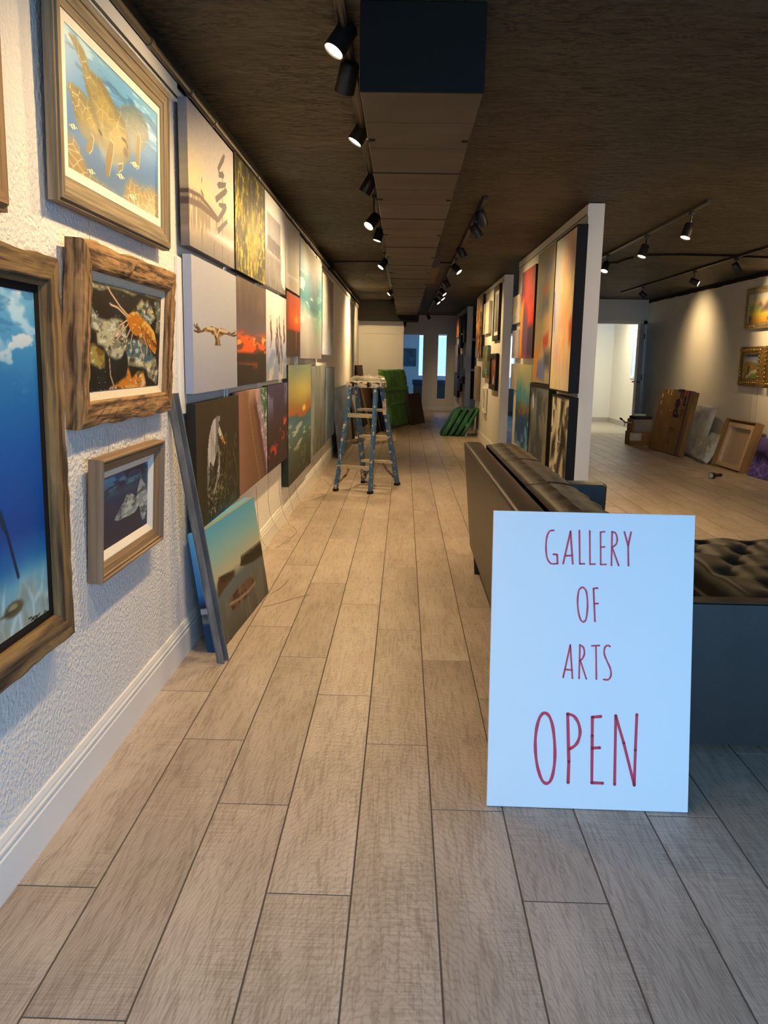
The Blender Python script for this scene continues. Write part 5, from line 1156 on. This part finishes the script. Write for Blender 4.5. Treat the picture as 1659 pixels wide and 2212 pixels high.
def spot(c, aim, tx, label, group, watts=22, cone=128, lit=True):
    c = Vector(c); d = Vector(aim).normalized()
    e = empty('spot_lamp', (tx, c.y, ZC - .022), label=label, cat='spot lamp', group=group)
    o = Vector((tx, c.y, ZC - .022)); rel = c - o
    if 'ad' not in head_mesh:
        head_mesh['ad'] = MB().box((-.014, -.03, -.026), (.014, .03, 0), .002).build('adapter', M_blackmetal, e, smooth=True).data
        prof = [(.010, .058), (.030, .058), (.037, .050), (.0385, .0), (.040, -.052), (.036, -.052), (.034, -.040)]
        head_mesh['hd'] = MB().lathe(prof, 24, cap=True).build('lamp_head', M_blackmetal, e, smooth=True).data
        head_mesh['ln'] = MB().lathe([(.001, -.046), (.0345, -.046), (.0345, -.041)], 24).build('lens', M_lens, e).data
        for ch in list(e.children): bpy.data.objects.remove(ch)
    link('adapter', head_mesh['ad'], e)
    piv = rel + Vector((0, 0, .0))
    stem_top = Vector((0, 0, -.02)); arm = piv + (-d) * .035
    MB().tube([stem_top, Vector((0, 0, max(arm.z, piv.z) * .5 - .01)), arm], .0065, 8).build('stem', M_blackmetal, e, smooth=True)
    q = d.to_track_quat('-Z', 'Y')
    mt = Matrix.Translation(rel) @ q.to_matrix().to_4x4()
    hd = link('lamp_head', head_mesh['hd'], e, matrix=mt); link('lens', head_mesh['ln'], hd)
    l = bpy.data.lights.new('spot_beam', 'SPOT'); l.energy = watts * LAMP; l.color = WARM; l.spot_size = math.radians(cone); l.spot_blend = 1.0; l.shadow_soft_size = .03
    lo = bpy.data.objects.new('spot_beam', l); COL.objects.link(lo); lo.parent = e; lo.matrix_basis = Matrix.Translation(rel + d * .056) @ q.to_matrix().to_4x4()
    return e
GL = 'spot lamps on the left corridor track'
ordn = ['nearest', 'second', 'third', 'fourth', 'fifth', 'sixth', 'seventh', 'eighth', 'ninth']
LEFT = [((737, 85), (-.50, -.25, -.85), 18), ((750, 169), (-.25, .50, -.85), 16), ((778, 288), (-.52, -.12, -.85), 18), ((796, 400), (-.52, .12, -.85), 18), ((804, 478), (-.50, -.48, -.75), 22),
        ((818, 508), (-.28, -.10, -.92), 40), ((828, 570), (-.55, -.30, -.75), 44), ((844, 631), (-.66, -.20, -.68), 70), ((856, 669), (-.40, .70, -.50), 24)]
for i, (px, aim, wt) in enumerate(LEFT):
    spot(ox(*px, -.245) if i < 8 else (-.245, 15.6, 2.33), aim, -.235, ordn[i] + ' black spot lamp on track left of duct', GL, wt, 146 if i < 7 else 116)
# three more along the same track nearer than the frame
for y in (1.35, 2.35):
    spot((-.245, y, 2.33), (-.40, .05, -.90), -.235, ('lamp above the view on near end of left track' if y < 2 else 'lamp just above the view on left track'), GL, 15, 140)
for y, am in ((4.3, (-.55, .62, -.55)), (5.75, (-.85, .25, -.45))):  # added unseen lamps brightening the partition end, sofa and right floor
    spot((3.48, y, 2.33), am, 3.49, ('added fill lamp outside the view near right wall, nearest' if y < 5 else 'added fill lamp outside the view near right wall, second'), 'spot lamps on the track near the right wall', 30, 100)
track(3.49, 3.6, 5.48, 'added black track for fill lamps near right wall, outside the view')
track(-.235, .4, 2.18, 'black light track left of duct, above the view')
GR_ = 'spot lamps on the corridor track right of the duct'
RT = [((1040, 472), (.30, .35, -.85), 20), ((1028, 500), (.50, .12, -.82), 11), ((997, 545), (.50, .15, -.82), 12), ((986, 581), (.60, -.30, -.70), 14), ((965, 613), (.55, .20, -.80), 15), ((956, 631), (.60, -.25, -.72), 15), ((953, 641), (.60, -.20, -.72), 15), ((944, 650), (.60, -.25, -.72), 15), ((926, 685), (.5, .1, -.8), 18)]
for i, (px, aim, wt) in enumerate(RT): spot(ox(*px, .56), aim, .55, ordn[i] + ' black spot lamp on corridor track right of duct', GR_, wt)
G2 = 'spot lamps on the track beside the nearest partition'
for i, (px, aim) in enumerate((((1485, 500), (-.30, -.15, -.90)), ((1390, 543), (-.30, -.15, -.90)), ((1308, 577), (-.30, -.35, -.85)))): spot(ox(*px, 2.10), aim, 2.12, ordn[i] + ' spot lamp on track beside nearest partition', G2, 19)
G3 = 'spot lamps on the track near the right wall'
for i, (px, aim) in enumerate((((1591, 580), (.55, .30, -.75)), ((1501, 609), (.78, -.40, -.42)), ((1389, 637), (.70, .02, -.56)))): spot(ox(*px, 3.50), aim, 3.49, ordn[i] + ' spot lamp on track near right wall', G3, (18, 26, 19)[i], (110, 104, 104)[i])
o = MB().box((-.03, 17.16, 1.98), (.03, 17.28, 2.05), .004).build('security_camera', M_black); setp(o, 'small black camera under soffit at corridor end', 'camera')
MB().tube([(0, 17.2, 1.99), (0, 17.14, 1.95)], .022, 12).build('lens_barrel', M_blackmetal, o)

# ================================================================== step ladder
M_blue = mat('paint_spattered_blue', (.030, .115, .25), .45, col2=(.50, .44, .30), vscale=(26, 26, 26), vdetail=6, lo=.36, hi=.40)
M_steel = mat('paint_spattered_aluminium', (.50, .43, .29), .5, .3, col2=(.10, .07, .03), vscale=(60, 60, 60), lo=.30, hi=.40)
M_rusty = mat('spattered_brace', (.30, .22, .12), .6, .2, col2=(.04, .03, .02), vscale=(50, 50, 50), lo=.42, hi=.52)
M_cap = mat('spattered_cap', (.62, .54, .40), .6, col2=(.035, .028, .02), vscale=(28, 28, 50), lo=.42, hi=.50)
NL, NR, FL, FR = Vector((-.645, 8.10, 0)), Vector((-.300, 7.97, 0)), Vector((-.395, 8.69, 0)), Vector((-.045, 8.58, 0))
TNL, TNR, TFL, TFR = Vector((-.520, 8.36, 1.01)), Vector((-.270, 8.27, 1.01)), Vector((-.470, 8.44, 1.01)), Vector((-.215, 8.35, 1.01))
e = empty('step_ladder', (-.35, 8.33, 0), label='blue step ladder spattered with white paint in corridor', cat='ladder'); eo = Vector((-.35, 8.33, 0))
sdx = (NR - NL).normalized()
for a, b_, wd in ((NL, TNL, .026), (NR, TNR, .03), (FL, TFL, .03), (FR, TFR, .03)):
    rl = MB().bar(a - eo + Vector((0, 0, .02)), b_ - eo, wd, .075 if a in (FL, FR) else .05, sdx, (wd, .055)).build('rail', M_blue, e)
    MB().bar(a - eo, a - eo + Vector((0, 0, .025)), wd + .012, .082 if a in (FL, FR) else .06, sdx).build('rubber_foot', M_black, rl)
def lerp(a, b_, z): return a + (b_ - a) * (z / 1.01)
for z in (.245, .505, .78): MB().bar(lerp(FL, TFL, z) - eo, lerp(FR, TFR, z) - eo, .075, .026, (0, 1, 0)).build('step', M_steel, e)
for z in (.235, .735): MB().bar(lerp(NL, TNL, z) - eo, lerp(NR, TNR, z) - eo, .02, .04, (0, 1, 0)).build('cross_brace', M_steel, e)
for a, ta, b_, tb in ((NL, TNL, FL, TFL), (NR, TNR, FR, TFR)): MB().bar(lerp(a, ta, .47) - eo, lerp(b_, tb, .47) - eo, .006, .026, (1, 0, 0)).build('spreader', M_rusty, e)
def knee(a, ta, c_, tc, z0, z1, f): MB().tube([lerp(a, ta, z0) - eo, (lerp(a, ta, (z0 + z1) * .55) * .75 + lerp(c_, tc, (z0 + z1) * .55) * .25) - eo, lerp(a, ta, z1) * (1 - f) + lerp(c_, tc, z1) * f - eo], .012, 6).build('knee_brace', M_rusty, e)
knee(NL, TNL, NR, TNR, .07, .225, .30); knee(NR, TNR, NL, TNL, .07, .225, .30); knee(FR, TFR, FL, TFL, .06, .235, .35); knee(FL, TFL, FR, TFR, .06, .235, .35)
mt = Matrix.Translation(Vector((-.368, 8.355, 1.005)) - eo) @ Matrix.Rotation(math.atan2(sdx.y, sdx.x), 4, 'Z')
MB().box((-.19, -.075, 0), (.19, .075, .058), .008, mt).build('top_cap', M_cap, e, smooth=True)
for x in (-.11, .05): MB().box((x - .012, -.077, .006), (x + .012, -.0755, .05), 0, mt).build('cap_slot', M_black, e)
ps = lerp(FR, TFR, .80) - eo; MB().bar(ps + Vector((-.002, -.045, -.06)), ps + Vector((-.012, -.045, .10)), .035, .003, (1, 0, 0)).build('paper_sticker', mat('worn_sticker', (.55, .40, .26), .7, var=.4, vscale=(40, 40, 40)), e)
M_clear = mat('clear_plastic', (.75, .70, .60), .12, bump=.8, bscale=(40, 40, 40), bdist=.01, spec=.9)
_b = M_clear.node_tree.nodes['Principled BSDF']; _b.inputs['Alpha'].default_value = .16
mtb = Matrix.Translation((-.54, 8.24, 1.064)) @ Matrix.Rotation(math.atan2(sdx.y, sdx.x), 4, 'Z')
crumpled('plastic_wrap', mtb, .36, .13, .03, M_clear, .03, 12, 'crumpled clear plastic on top of blue ladder', 'plastic')

# ================================================================== things stacked towards the corridor end
M_green = mat('green_bubble_wrap', (.10, .30, .045), .3, var=.5, vscale=(6, 3, 3), bump=.8, bscale=(50, 50, 50), bdist=.006, spec=.7)
M_green2 = mat('green_plastic_wrap', (.012, .16, .03), .22, var=.6, vscale=(7, 7, 3), bump=.8, bscale=(24, 24, 8), bdist=.01, spec=.8)
M_green3 = mat('green_tape_band', (.14, .30, .07), .25)
def face_lean(bl, br, tl):
    bl, br, tl = Vector(bl), Vector(br), Vector(tl); r = br - bl; W_ = r.length; r.normalize(); u = tl - bl; u = u - r * u.dot(r); H_ = u.length; u.normalize(); n = r.cross(u)
    return Matrix(((r.x, u.x, n.x, bl.x), (r.y, u.y, n.y, bl.y), (r.z, u.z, n.z, bl.z), (0, 0, 0, 1))), W_, H_
mt, W_, H_ = face_lean((-.27, 15.85, 0), (.17, 17.2, 0), (-.52, 15.85, 1.10))
e = crumpled('wrapped_painting', mt, W_, H_, .07, M_green, .022, 3, 'tall painting in green bubble wrap leaning at corridor end', 'wrapped painting', nx=30, ny=34)
for y in (.38, .62): MB().box((-.005, H_ * y, .065), (W_ * .98, H_ * y + .05, .090)).build('tape_band', M_green3, e)
mt, W_, H_ = face_lean((.20, 16.72, 0), (.47, 17.5, 0), (.08, 16.78, .62))
o = MB().box((0, 0, -.055), (W_, H_, 0), .003).build('leaning_canvas', [mat('dark_brown_panel', (.065, .032, .020), .5, var=.3, vscale=(3, 3, 3))], matrix=mt); setp(o, 'dark brown canvas leaning in front of green wrapped painting', 'painting')
GB = 'canvases leaning on the left wall beyond the ladder'
def leanpic(bl, br, tl, fn, depth, label, name='leaning_canvas', side=None):
    mt, W_, H_ = face_lean(bl, br, tl); p = Pic(np.array(mt.translation), np.array(mt.col[0][:3]) * W_, np.array(mt.col[1][:3]) * H_); A = Art(p, dens=1.2); fn(A)
    return canvas(A, depth, label, GB, name=name, side=side)
def fsil(A): A.grad([(0, (.62, .66, .70)), (.35, (.58, .60, .62)), (.7, (.50, .48, .44)), (1, (.44, .41, .36))]); A.mottle(.22, 5, 7, 3); A.put(sstep(.9, 1, A.b), (.66, .60, .5), .6)
leanpic((-.80, 10.80, .003), (-.755, 13.3, .003), (-.895, 10.80, .90), fsil, .03, 'silver blue canvas leaning on left wall behind ladder')
def fl1(A): A.grad([(0, (.66, .60, .48)), (1, (.52, .46, .36))])
def fl2(A): A.grad([(0, (.30, .18, .10)), (1, (.14, .08, .05))])
def fl3(A): A.grad([(0, (.66, .60, .36)), (1, (.50, .46, .3))])
def fl4(A): A.grad([(0, (.50, .44, .52)), (.8, (.46, .40, .48)), (.82, (.34, .22, .42)), (1, (.34, .22, .42))])
leanpic((-.62, 12.9, .003), (-.60, 13.5, .003), (-.80, 12.9, .72), fl1, .04, 'bare pine stretcher frame leaning behind ladder', side=(.62, .50, .34))
leanpic((-.50, 14.0, .003), (-.42, 15.0, .003), (-.72, 14.0, .92), fl2, .03, 'dark brown canvas leaning behind pine stretcher frame', side=(.55, .45, .3))
leanpic((-.40, 15.0, .003), (-.36, 15.5, .003), (-.60, 15.0, .90), fl3, .03, 'olive cream canvas leaning between dark canvases', side=(.1, .07, .05))
leanpic((-.33, 15.15, .003), (-.30, 15.75, .003), (-.50, 15.15, .86), fl4, .03, 'lilac canvas leaning beside green wrapped painting', side=(.16, .08, .06))
leanpic((-.26, 15.3, .003), (-.24, 15.8, .003), (-.42, 15.3, .84), fl2, .03, 'narrow maroon canvas touching green wrapped painting', side=(.22, .1, .08))
leanpic((-.76, 15.9, .003), (-.70, 17.0, .003), (-.90, 15.9, 1.17), fl2, .03, 'tall dark canvas leaning in left corner of corridor end', side=(.06, .05, .04))
o = MB().box((-.42, 13.2, .002), (-.10, 14.9, .012), .001).build('cardboard_sheet', mat('tan_board', (.46, .34, .2), .8)); setp(o, 'flat tan cardboard sheet on floor behind ladder', 'cardboard')
# bundle of green wrapped pictures by the middle partition
GG = 'green wrapped pictures leaning on the middle partition'
def slab(x0, th, label, seed):
    # an upright picture leaning in +X; edge seen by the viewer
    V = []; F = []; ns, nz = 8, 12; H_ = .47; D_ = .62; lean = .26
    n = 20
    for i in range(nz + 1):
        z = H_ * i / nz
        for k in range(n):
            a = 2 * math.pi * k / n; cx_, cy_ = math.cos(a), math.sin(a)
            sx = abs(cx_) ** .45 * (1 if cx_ > 0 else -1); sy = abs(cy_) ** .3 * (1 if cy_ > 0 else -1)
            wob = .010 * (float(fbm(np.array([k * .9]), np.array([i * .8 + seed]), seed)[0]) - .5) * 2
            rr = 1 if i < nz else .86
            V.append((x0 + th / 2 + sx * th / 2 * rr + wob + lean * z / H_, 14.46 + D_ / 2 + sy * D_ / 2 * (1 if i < nz else .98) + wob, z + (.012 * (i == nz) * sx)))
    for i in range(nz):
        for k in range(n):
            k2 = (k + 1) % n; F.append((i * n + k, i * n + k2, (i + 1) * n + k2, (i + 1) * n + k))
    F.append(tuple(range(n))[::-1]); F.append(tuple(nz * n + k for k in range(n)))
    o = meshobj('wrapped_picture', V, F, M_green2, smooth=True); setp(o, label, 'wrapped picture', GG)
for i, (x0, th) in enumerate(((.655, .112), (.768, .108), (.877, .112), (.990, .085))): slab(x0, th, ['leftmost', 'second from left', 'third from left', 'rightmost'][i] + ' green wrapped picture leaning by middle partition', i + 3)
mt, W_, H_ = face_lean((1.085, 14.5, 0), (1.12, 14.5, 0), (1.26, 14.5, .36))
o = MB().box((0, 0, -.5), (.03, H_, 0), .002).build('white_board', M_white, matrix=mt); setp(o, 'white panel edge between green wrapped pictures and partition', 'panel')
# rear room furniture
e = empty('covered_desk', (.80, 24.1, 0), label='dark desk with navy cover in rear room', cat='desk')
MB().box((-.52, -.35, 0), (.55, .35, .62), .005).build('desk_body', mat('dark_walnut', (.06, .04, .032), .5, var=.3, vscale=(20, 20, 3)), e); MB().box((-.55, -.38, .60), (.58, .38, .74), .02).build('cover', mat('navy_cover', (.02, .035, .07), .6), e, smooth=True)
p = Pic((-.08, 25.46, 1.10), (.44, 0, 0), (0, 0, .52)); A = Art(p, (.32, .36, .36), 1.0); A.mottle(.35, 5, 5, 4); canvas(A, .03, 'grey abstract canvas on rear room wall', side=(.2, .2, .2))
o = MB().prism([(0, 0), (.05, .02), (.06, .09), (.03, .06)], 0, .004, Matrix.Translation((1.12, 23.9, .742)) @ Matrix.Rotation(math.radians(90), 4, 'X')).build('folded_card', M_white); setp(o, 'small white folded card on desk seen through slot', 'card')

# ================================================================== leather sofa with chaise
M_leather = mat('dark_brown_leather', (.036, .026, .017), .40, var=.35, vscale=(9, 9, 9), bump=.25, bscale=(120, 120, 120), bdist=.002, spec=.55)
M_leather_b = mat('black_leather', (.015, .014, .013), .38, var=.2, vscale=(9, 9, 9), bump=.2, bscale=(140, 140, 140), bdist=.0015, spec=.55)
M_legw = mat('dark_leg_wood', (.018, .012, .009), .4)
e = empty('leather_sofa', (.85, 3.7, 0), label='tufted dark leather sectional sofa with chaise beside partition', cat='sofa'); so = Vector((.85, 3.7, 0))
NY, FY = 2.37, 5.03
def rounded_prism_y(name, prof, y0, y1, m_, r_=.02, parent=e):
    """extrude an XZ outline along Y with softened ends"""
    cxm = sum(p[0] for p in prof) / len(prof); czm = sum(p[1] for p in prof) / len(prof); n = len(prof); V = []; F = []
    st = [(y0, .0), (y0 + r_ * .3, .6), (y0 + r_, 1.0)] + [(y0 + (y1 - y0) * k / 6, 1.0) for k in range(1, 6)] + [(y1 - r_, 1.0), (y1 - r_ * .3, .6), (y1, .0)]
    for y, k in st:
        ins = r_ * .55 * (1 - k)
        for (x, z) in prof:
            dx, dz = cxm - x, czm - z; l = math.hypot(dx, dz); V.append((x + dx / l * ins - so.x, y - so.y, z + dz / l * ins))
    m_n = len(st)
    for i in range(m_n - 1):
        for k in range(n):
            k2 = (k + 1) % n; F.append((i * n + k, i * n + k2, (i + 1) * n + k2, (i + 1) * n + k))
    F.append(tuple(range(n))[::-1]); F.append(tuple((m_n - 1) * n + k for k in range(n)))
    mb = MB(); mb.add(V, F); o = mb.build(name, m_, parent, smooth=True)
    # consistent outward normals
    bm = bmesh.new(); bm.from_mesh(o.data); bmesh.ops.recalc_face_normals(bm, faces=bm.faces); bm.to_mesh(o.data); bm.free(); return o
def rnd_poly(pts, r, seg=3):
    out_ = []; n = len(pts)
    for i in range(n):
        a, b_, c_ = Vector(pts[i - 1]), Vector(pts[i]), Vector(pts[(i + 1) % n]); u = (a - b_).normalized() * min(r, (a - b_).length * .45); v = (c_ - b_).normalized() * min(r, (c_ - b_).length * .45)
        for k in range(seg + 1):
            t = k / seg; p_ = (b_ + u) * (1 - t) ** 2 + b_ * 2 * t * (1 - t) + (b_ + v) * t ** 2; out_.append((p_.x, p_.y))
    return out_
rounded_prism_y('backrest', rnd_poly([(.43, .15), (.60, .15), (.58, .5), (.475, .805), (.37, .805)], .022), NY + .02, FY, M_leather, .025)
MB().tube([Vector((.372, NY + .04, .795)) - so, Vector((.372, FY - .02, .795)) - so], .004, 6).build('piping', M_leather_b, e)
rounded_prism_y('armrest', rnd_poly([(.52, .15), (1.21, .15), (1.215, .585), (.52, .585)], .025), FY - .15, FY - .005, M_leather_b, .03)
rounded_prism_y('armrest', rnd_poly([(.43, .155), (2.02, .155), (2.02, .596), (.43, .596)], .02), NY, NY + .085, M_leather_b, .018)
MB().tube([Vector((.44, NY + .012, .594)) - so, Vector((2.01, NY + .012, .594)) - so], .004, 6).build('piping', M_leather, e)
MB().box(Vector((.56, NY + .08, .15)) - so, Vector((1.18, FY - .14, .30)) - so, .01).build('seat_base', M_leather_b, e)
MB().box(Vector((1.18, NY + .08, .15)) - so, Vector((2.0, 3.80, .30)) - so, .01).build('chaise_base', M_leather_b, e)
def tufted(name, mtx, W_, H_, D_, m_, nu, nv, dep=.035, edge=.07, nx=70, ny=70, ribs=False, crease=.012):
    a = np.linspace(0, 1, nx + 1); b_ = np.linspace(0, 1, ny + 1); AA, BB = np.meshgrid(a, b_); X_ = AA * W_; Y_ = BB * H_
    ed = np.minimum(np.minimum(X_, W_ - X_), np.minimum(Y_, H_ - Y_)); z = D_ * (1 - .55 * (1 - np.clip(ed / edge, 0, 1)) ** 2.2)
    bx, by = [], []
    for j in range(nv):
        off = .5 if j % 2 else 0
        for i in range(nu + 1):
            u = (i + off + .0) / nu; v = (j + .5) / nv
            if .06 < u < .94: bx.append(u * W_); by.append(v * H_)
    dm = np.full(X_.shape, 9.)
    for x0, y0 in zip(bx, by): dm = np.minimum(dm, np.hypot(X_ - x0, Y_ - y0))
    z = z - dep * np.exp(-(dm / .045) ** 1.3)
    for i in range(len(bx)):
        for k in range(i + 1, len(bx)):
            dd = math.hypot(bx[i] - bx[k], by[i] - by[k])
            if dd < 1.25 * math.hypot(W_ / nu * .5, H_ / nv) and abs(by[i] - by[k]) > .01:
                x0, y0, dx, dy_ = bx[i], by[i], bx[k] - bx[i], by[k] - by[i]; t = np.clip(((X_ - x0) * dx + (Y_ - y0) * dy_) / (dd * dd), 0, 1)
                d = np.hypot(X_ - x0 - t * dx, Y_ - y0 - t * dy_); z = z - crease * np.exp(-(d / .020) ** 2)
    z = z + .004 * (fbm(AA * 9, BB * 9, 3) - .5)
    if ribs: z = z + .007 * np.abs(np.sin(Y_ * 70 + 2 * np.sin(X_ * 20))) * (ed > .02)
    P = np.stack([X_, Y_, z], -1).reshape(-1, 3); n = len(P); idx = np.arange(n).reshape(ny + 1, nx + 1)
    F = np.stack([idx[:-1, :-1], idx[:-1, 1:], idx[1:, 1:], idx[1:, :-1]], -1).reshape(-1, 4).tolist()
    loop = list(idx[0, :]) + list(idx[1:, -1]) + list(idx[-1, ::-1][1:]) + list(idx[::-1, 0][1:-1]); base = P[loop].copy(); base[:, 2] = 0; L_ = len(loop)
    for i in range(L_): F.append((loop[i], n + i, n + (i + 1) % L_, loop[(i + 1) % L_]))
    F = [f if k < nx * ny else f[::-1] for k, f in enumerate(F)]
    o = meshobj(name, np.concatenate([P, base]).tolist(), F, m_, e, smooth=True, matrix=mtx)
    mb = MB()
    for x0, y0 in zip(bx, by):
        zz = D_ - dep * .9 - .004; mb.lathe([(.001, 0), (.010, .002), (.007, .007), (.001, .009)], 8, Matrix.Translation((x0, y0, zz)), cap=False)
    if bx: mb.build('button', M_leather_b, o, smooth=True)
    return o
T = Matrix.Translation
tufted('chaise_cushion', T(Vector((1.16, NY + .09, .30)) - so), .86, 1.38, .205, M_leather, 4, 7, dep=.034, edge=.06, nx=80, ny=120, crease=.007)
for i in range(2): tufted('seat_cushion', T(Vector((.56, 3.00 + i * .95 - (.54 if i == 0 else 0), .30)) - so), .60, .94 if i else 1.48, .13, M_leather, 3, 4, dep=.02, nx=44, ny=60)
for i in range(3):
    y0 = NY + .10 + i * .80
    mt = Matrix(((0, -.16, 0.98, .55), (1, 0, 0, y0), (0, .98, .16, .42), (0, 0, 0, 1)))
    tufted('back_cushion', T(-so) @ mt, .79, .39, .21, M_leather, 4, 2, dep=.06, edge=.05, nx=64, ny=40, ribs=False)
for (x, y, dx, dy_) in ((.475, FY - .06, 0, 0), (1.16, FY - .06, 0, 0), (.50, NY + .06, 0, 0), (1.225, NY + .05, .03, -.01), (1.95, NY + .06, 0, 0), (1.95, 3.74, 0, 0), (1.15, 3.74, 0, 0)):
    MB().bar(Vector((x + dx, y + dy_, 0)) - so, Vector((x, y, .16)) - so, .032, .032, (1, 0, 0), (.055, .055)).build('leg', M_legw, e)

# ================================================================== sign
bl = Vector((.270, 2.250, .002)); br_ = Vector((.853, 2.245, .002)); tl = Vector((.2655, 2.402, .853))
mt, W_, H_ = face_lean(bl, br_, tl)
sp = Pic(np.array(mt.translation), np.array(mt.col[0][:3]) * W_, np.array(mt.col[1][:3]) * H_)
e = empty('gallery_sign', matrix=mt, label='white gallery sign board with red hand lettering leaning on sofa', cat='sign')
M_sign = mat('white_sign_board', (.86, .87, .88), .45, bump=.06, bscale=(300, 300, 300), bdist=.001); M_red = mat('red_lettering', (.66, .030, .07), .45)
MB().box((0, 0, -.014), (W_, H_, 0), .0015).build('board', M_sign, e)
def catmull(P_, closed=False, n=5):
    P_ = [Vector(q) for q in P_]; r_ = []; N_ = len(P_)
    rng = range(N_) if closed else range(N_ - 1)
    for i in rng:
        a = P_[(i - 1) % N_] if closed or i > 0 else P_[0]; b_ = P_[i]; c_ = P_[(i + 1) % N_]; d_ = P_[(i + 2) % N_] if closed or i + 2 < N_ else P_[-1]
        for k in range(n):
            t = k / n; r_.append(.5 * ((2 * b_) + (c_ - a) * t + (2 * a - 5 * b_ + 4 * c_ - d_) * t * t + (3 * b_ - a - 3 * c_ + d_) * t ** 3))
    if not closed: r_.append(P_[-1])
    return r_
def ribbon(mb, pts, wd, closed=False, smooth=True, z=.0012, seed=0):
    q = []
    for c_ in crop(KS, pts):
        u, v = sp.uv(*c_); q.append((u * W_, (1 - v) * H_))
    P_ = catmull(q, closed) if smooth else [Vector(c_) for c_ in q]
    n = len(P_); L_ = []; R_ = []
    for i in range(n):
        if closed: t = P_[(i + 1) % n] - P_[i - 1]
        else: t = P_[min(i + 1, n - 1)] - P_[max(i - 1, 0)]
        t.normalize(); nn = Vector((-t.y, t.x)); w2 = wd * .5 * (1 + .10 * math.sin(i * .9 + seed)) ; L_.append(P_[i] + nn * w2); R_.append(P_[i] - nn * w2)
    V = [(p_.x, p_.y, z) for p_ in L_] + [(p_.x, p_.y, z) for p_ in R_] + [(p_.x, p_.y, 0) for p_ in L_] + [(p_.x, p_.y, 0) for p_ in R_]; F = []
    for i in range(n if closed else n - 1):
        j = (i + 1) % n; F += [(i, n + i, n + j, j), (i, j, 2 * n + j, 2 * n + i), (n + i, 3 * n + i, 3 * n + j, n + j)]
    mb.add(V, F)
    if not closed:
        for p_ in (P_[0], P_[-1]): mb.lathe([(wd * .54, 0), (wd * .54, z)], 10, Matrix.Translation((p_.x, p_.y, 0)))
LET = [
 ('G', [([(500, 178), (470, 186), (452, 230), (447, 300), (455, 370), (482, 408), (527, 408)], 1), ([(527, 408), (524, 346), (498, 344)], 0)]),
 ('A', [([(566, 408), (617, 185), (632, 410)], 0), ([(580, 355), (630, 352)], 0)]), ('L', [([(678, 180), (681, 410), (712, 410)], 0)]), ('L', [([(750, 183), (752, 413), (785, 412)], 0)]),
 ('E', [([(852, 188), (825, 191), (826, 415), (862, 414)], 0), ([(826, 295), (852, 293)], 0)]), ('R', [([(900, 420), (905, 188)], 0), ([(905, 188), (930, 200), (940, 240), (932, 275), (905, 296)], 1), ([(905, 296), (950, 421)], 0)]),
 ('Y', [([(990, 190), (1016, 285), (1018, 423)], 0), ([(1036, 192), (1016, 285)], 0)]),
 ('O', [([(695, 574), (673, 600), (666, 690), (680, 780), (703, 812), (725, 790), (735, 700), (728, 610), (712, 580)], 2)]), ('F', [([(804, 578), (776, 581), (786, 808)], 0), ([(780, 687), (807, 685)], 0)]),
 ('A', [([(566, 1196), (615, 973), (630, 1202)], 0), ([(580, 1142), (628, 1146)], 0)]), ('R', [([(676, 1203), (682, 972)], 0), ([(682, 972), (706, 990), (713, 1030), (700, 1065), (680, 1080)], 1), ([(684, 1078), (726, 1206)], 0)]),
 ('T', [([(765, 978), (816, 976)], 0), ([(793, 978), (796, 1208)], 0)]), ('S', [([(890, 982), (872, 975), (854, 992), (851, 1035), (870, 1085), (892, 1135), (897, 1180), (880, 1211), (846, 1211)], 1)]),
 ('O', [([(435, 1443), (402, 1478), (379, 1570), (373, 1680), (385, 1800), (415, 1900), (450, 1931), (484, 1900), (505, 1800), (508, 1680), (495, 1545), (470, 1467)], 2)]),
 ('P', [([(600, 1925), (605, 1780), (597, 1450)], 0), ([(597, 1450), (640, 1465), (672, 1515), (683, 1580), (668, 1640), (640, 1675), (608, 1692)], 1)]),
 ('E', [([(826, 1467), (768, 1472), (767, 1600), (764, 1926), (838, 1929)], 0), ([(767, 1686), (818, 1684)], 0)]), ('N', [([(922, 1937), (930, 1463)], 0), ([(930, 1463), (985, 1650), (1058, 1942)], 0), ([(1058, 1942), (1066, 1700), (1076, 1455)], 0)])]
for i, (ch, sts) in enumerate(LET):
    mb = MB(); wd = (.0086 if i >= 13 else .0048)
    for pts, k in sts:
        if k: ribbon(mb, pts, wd, k == 2, True, seed=i)
        else:
            for a_, b2 in zip(pts[:-1], pts[1:]): ribbon(mb, [a_, ((a_[0] + b2[0]) / 2, (a_[1] + b2[1]) / 2), b2], wd, False, False, seed=i)
    o = mb.build('letter', M_red, e)
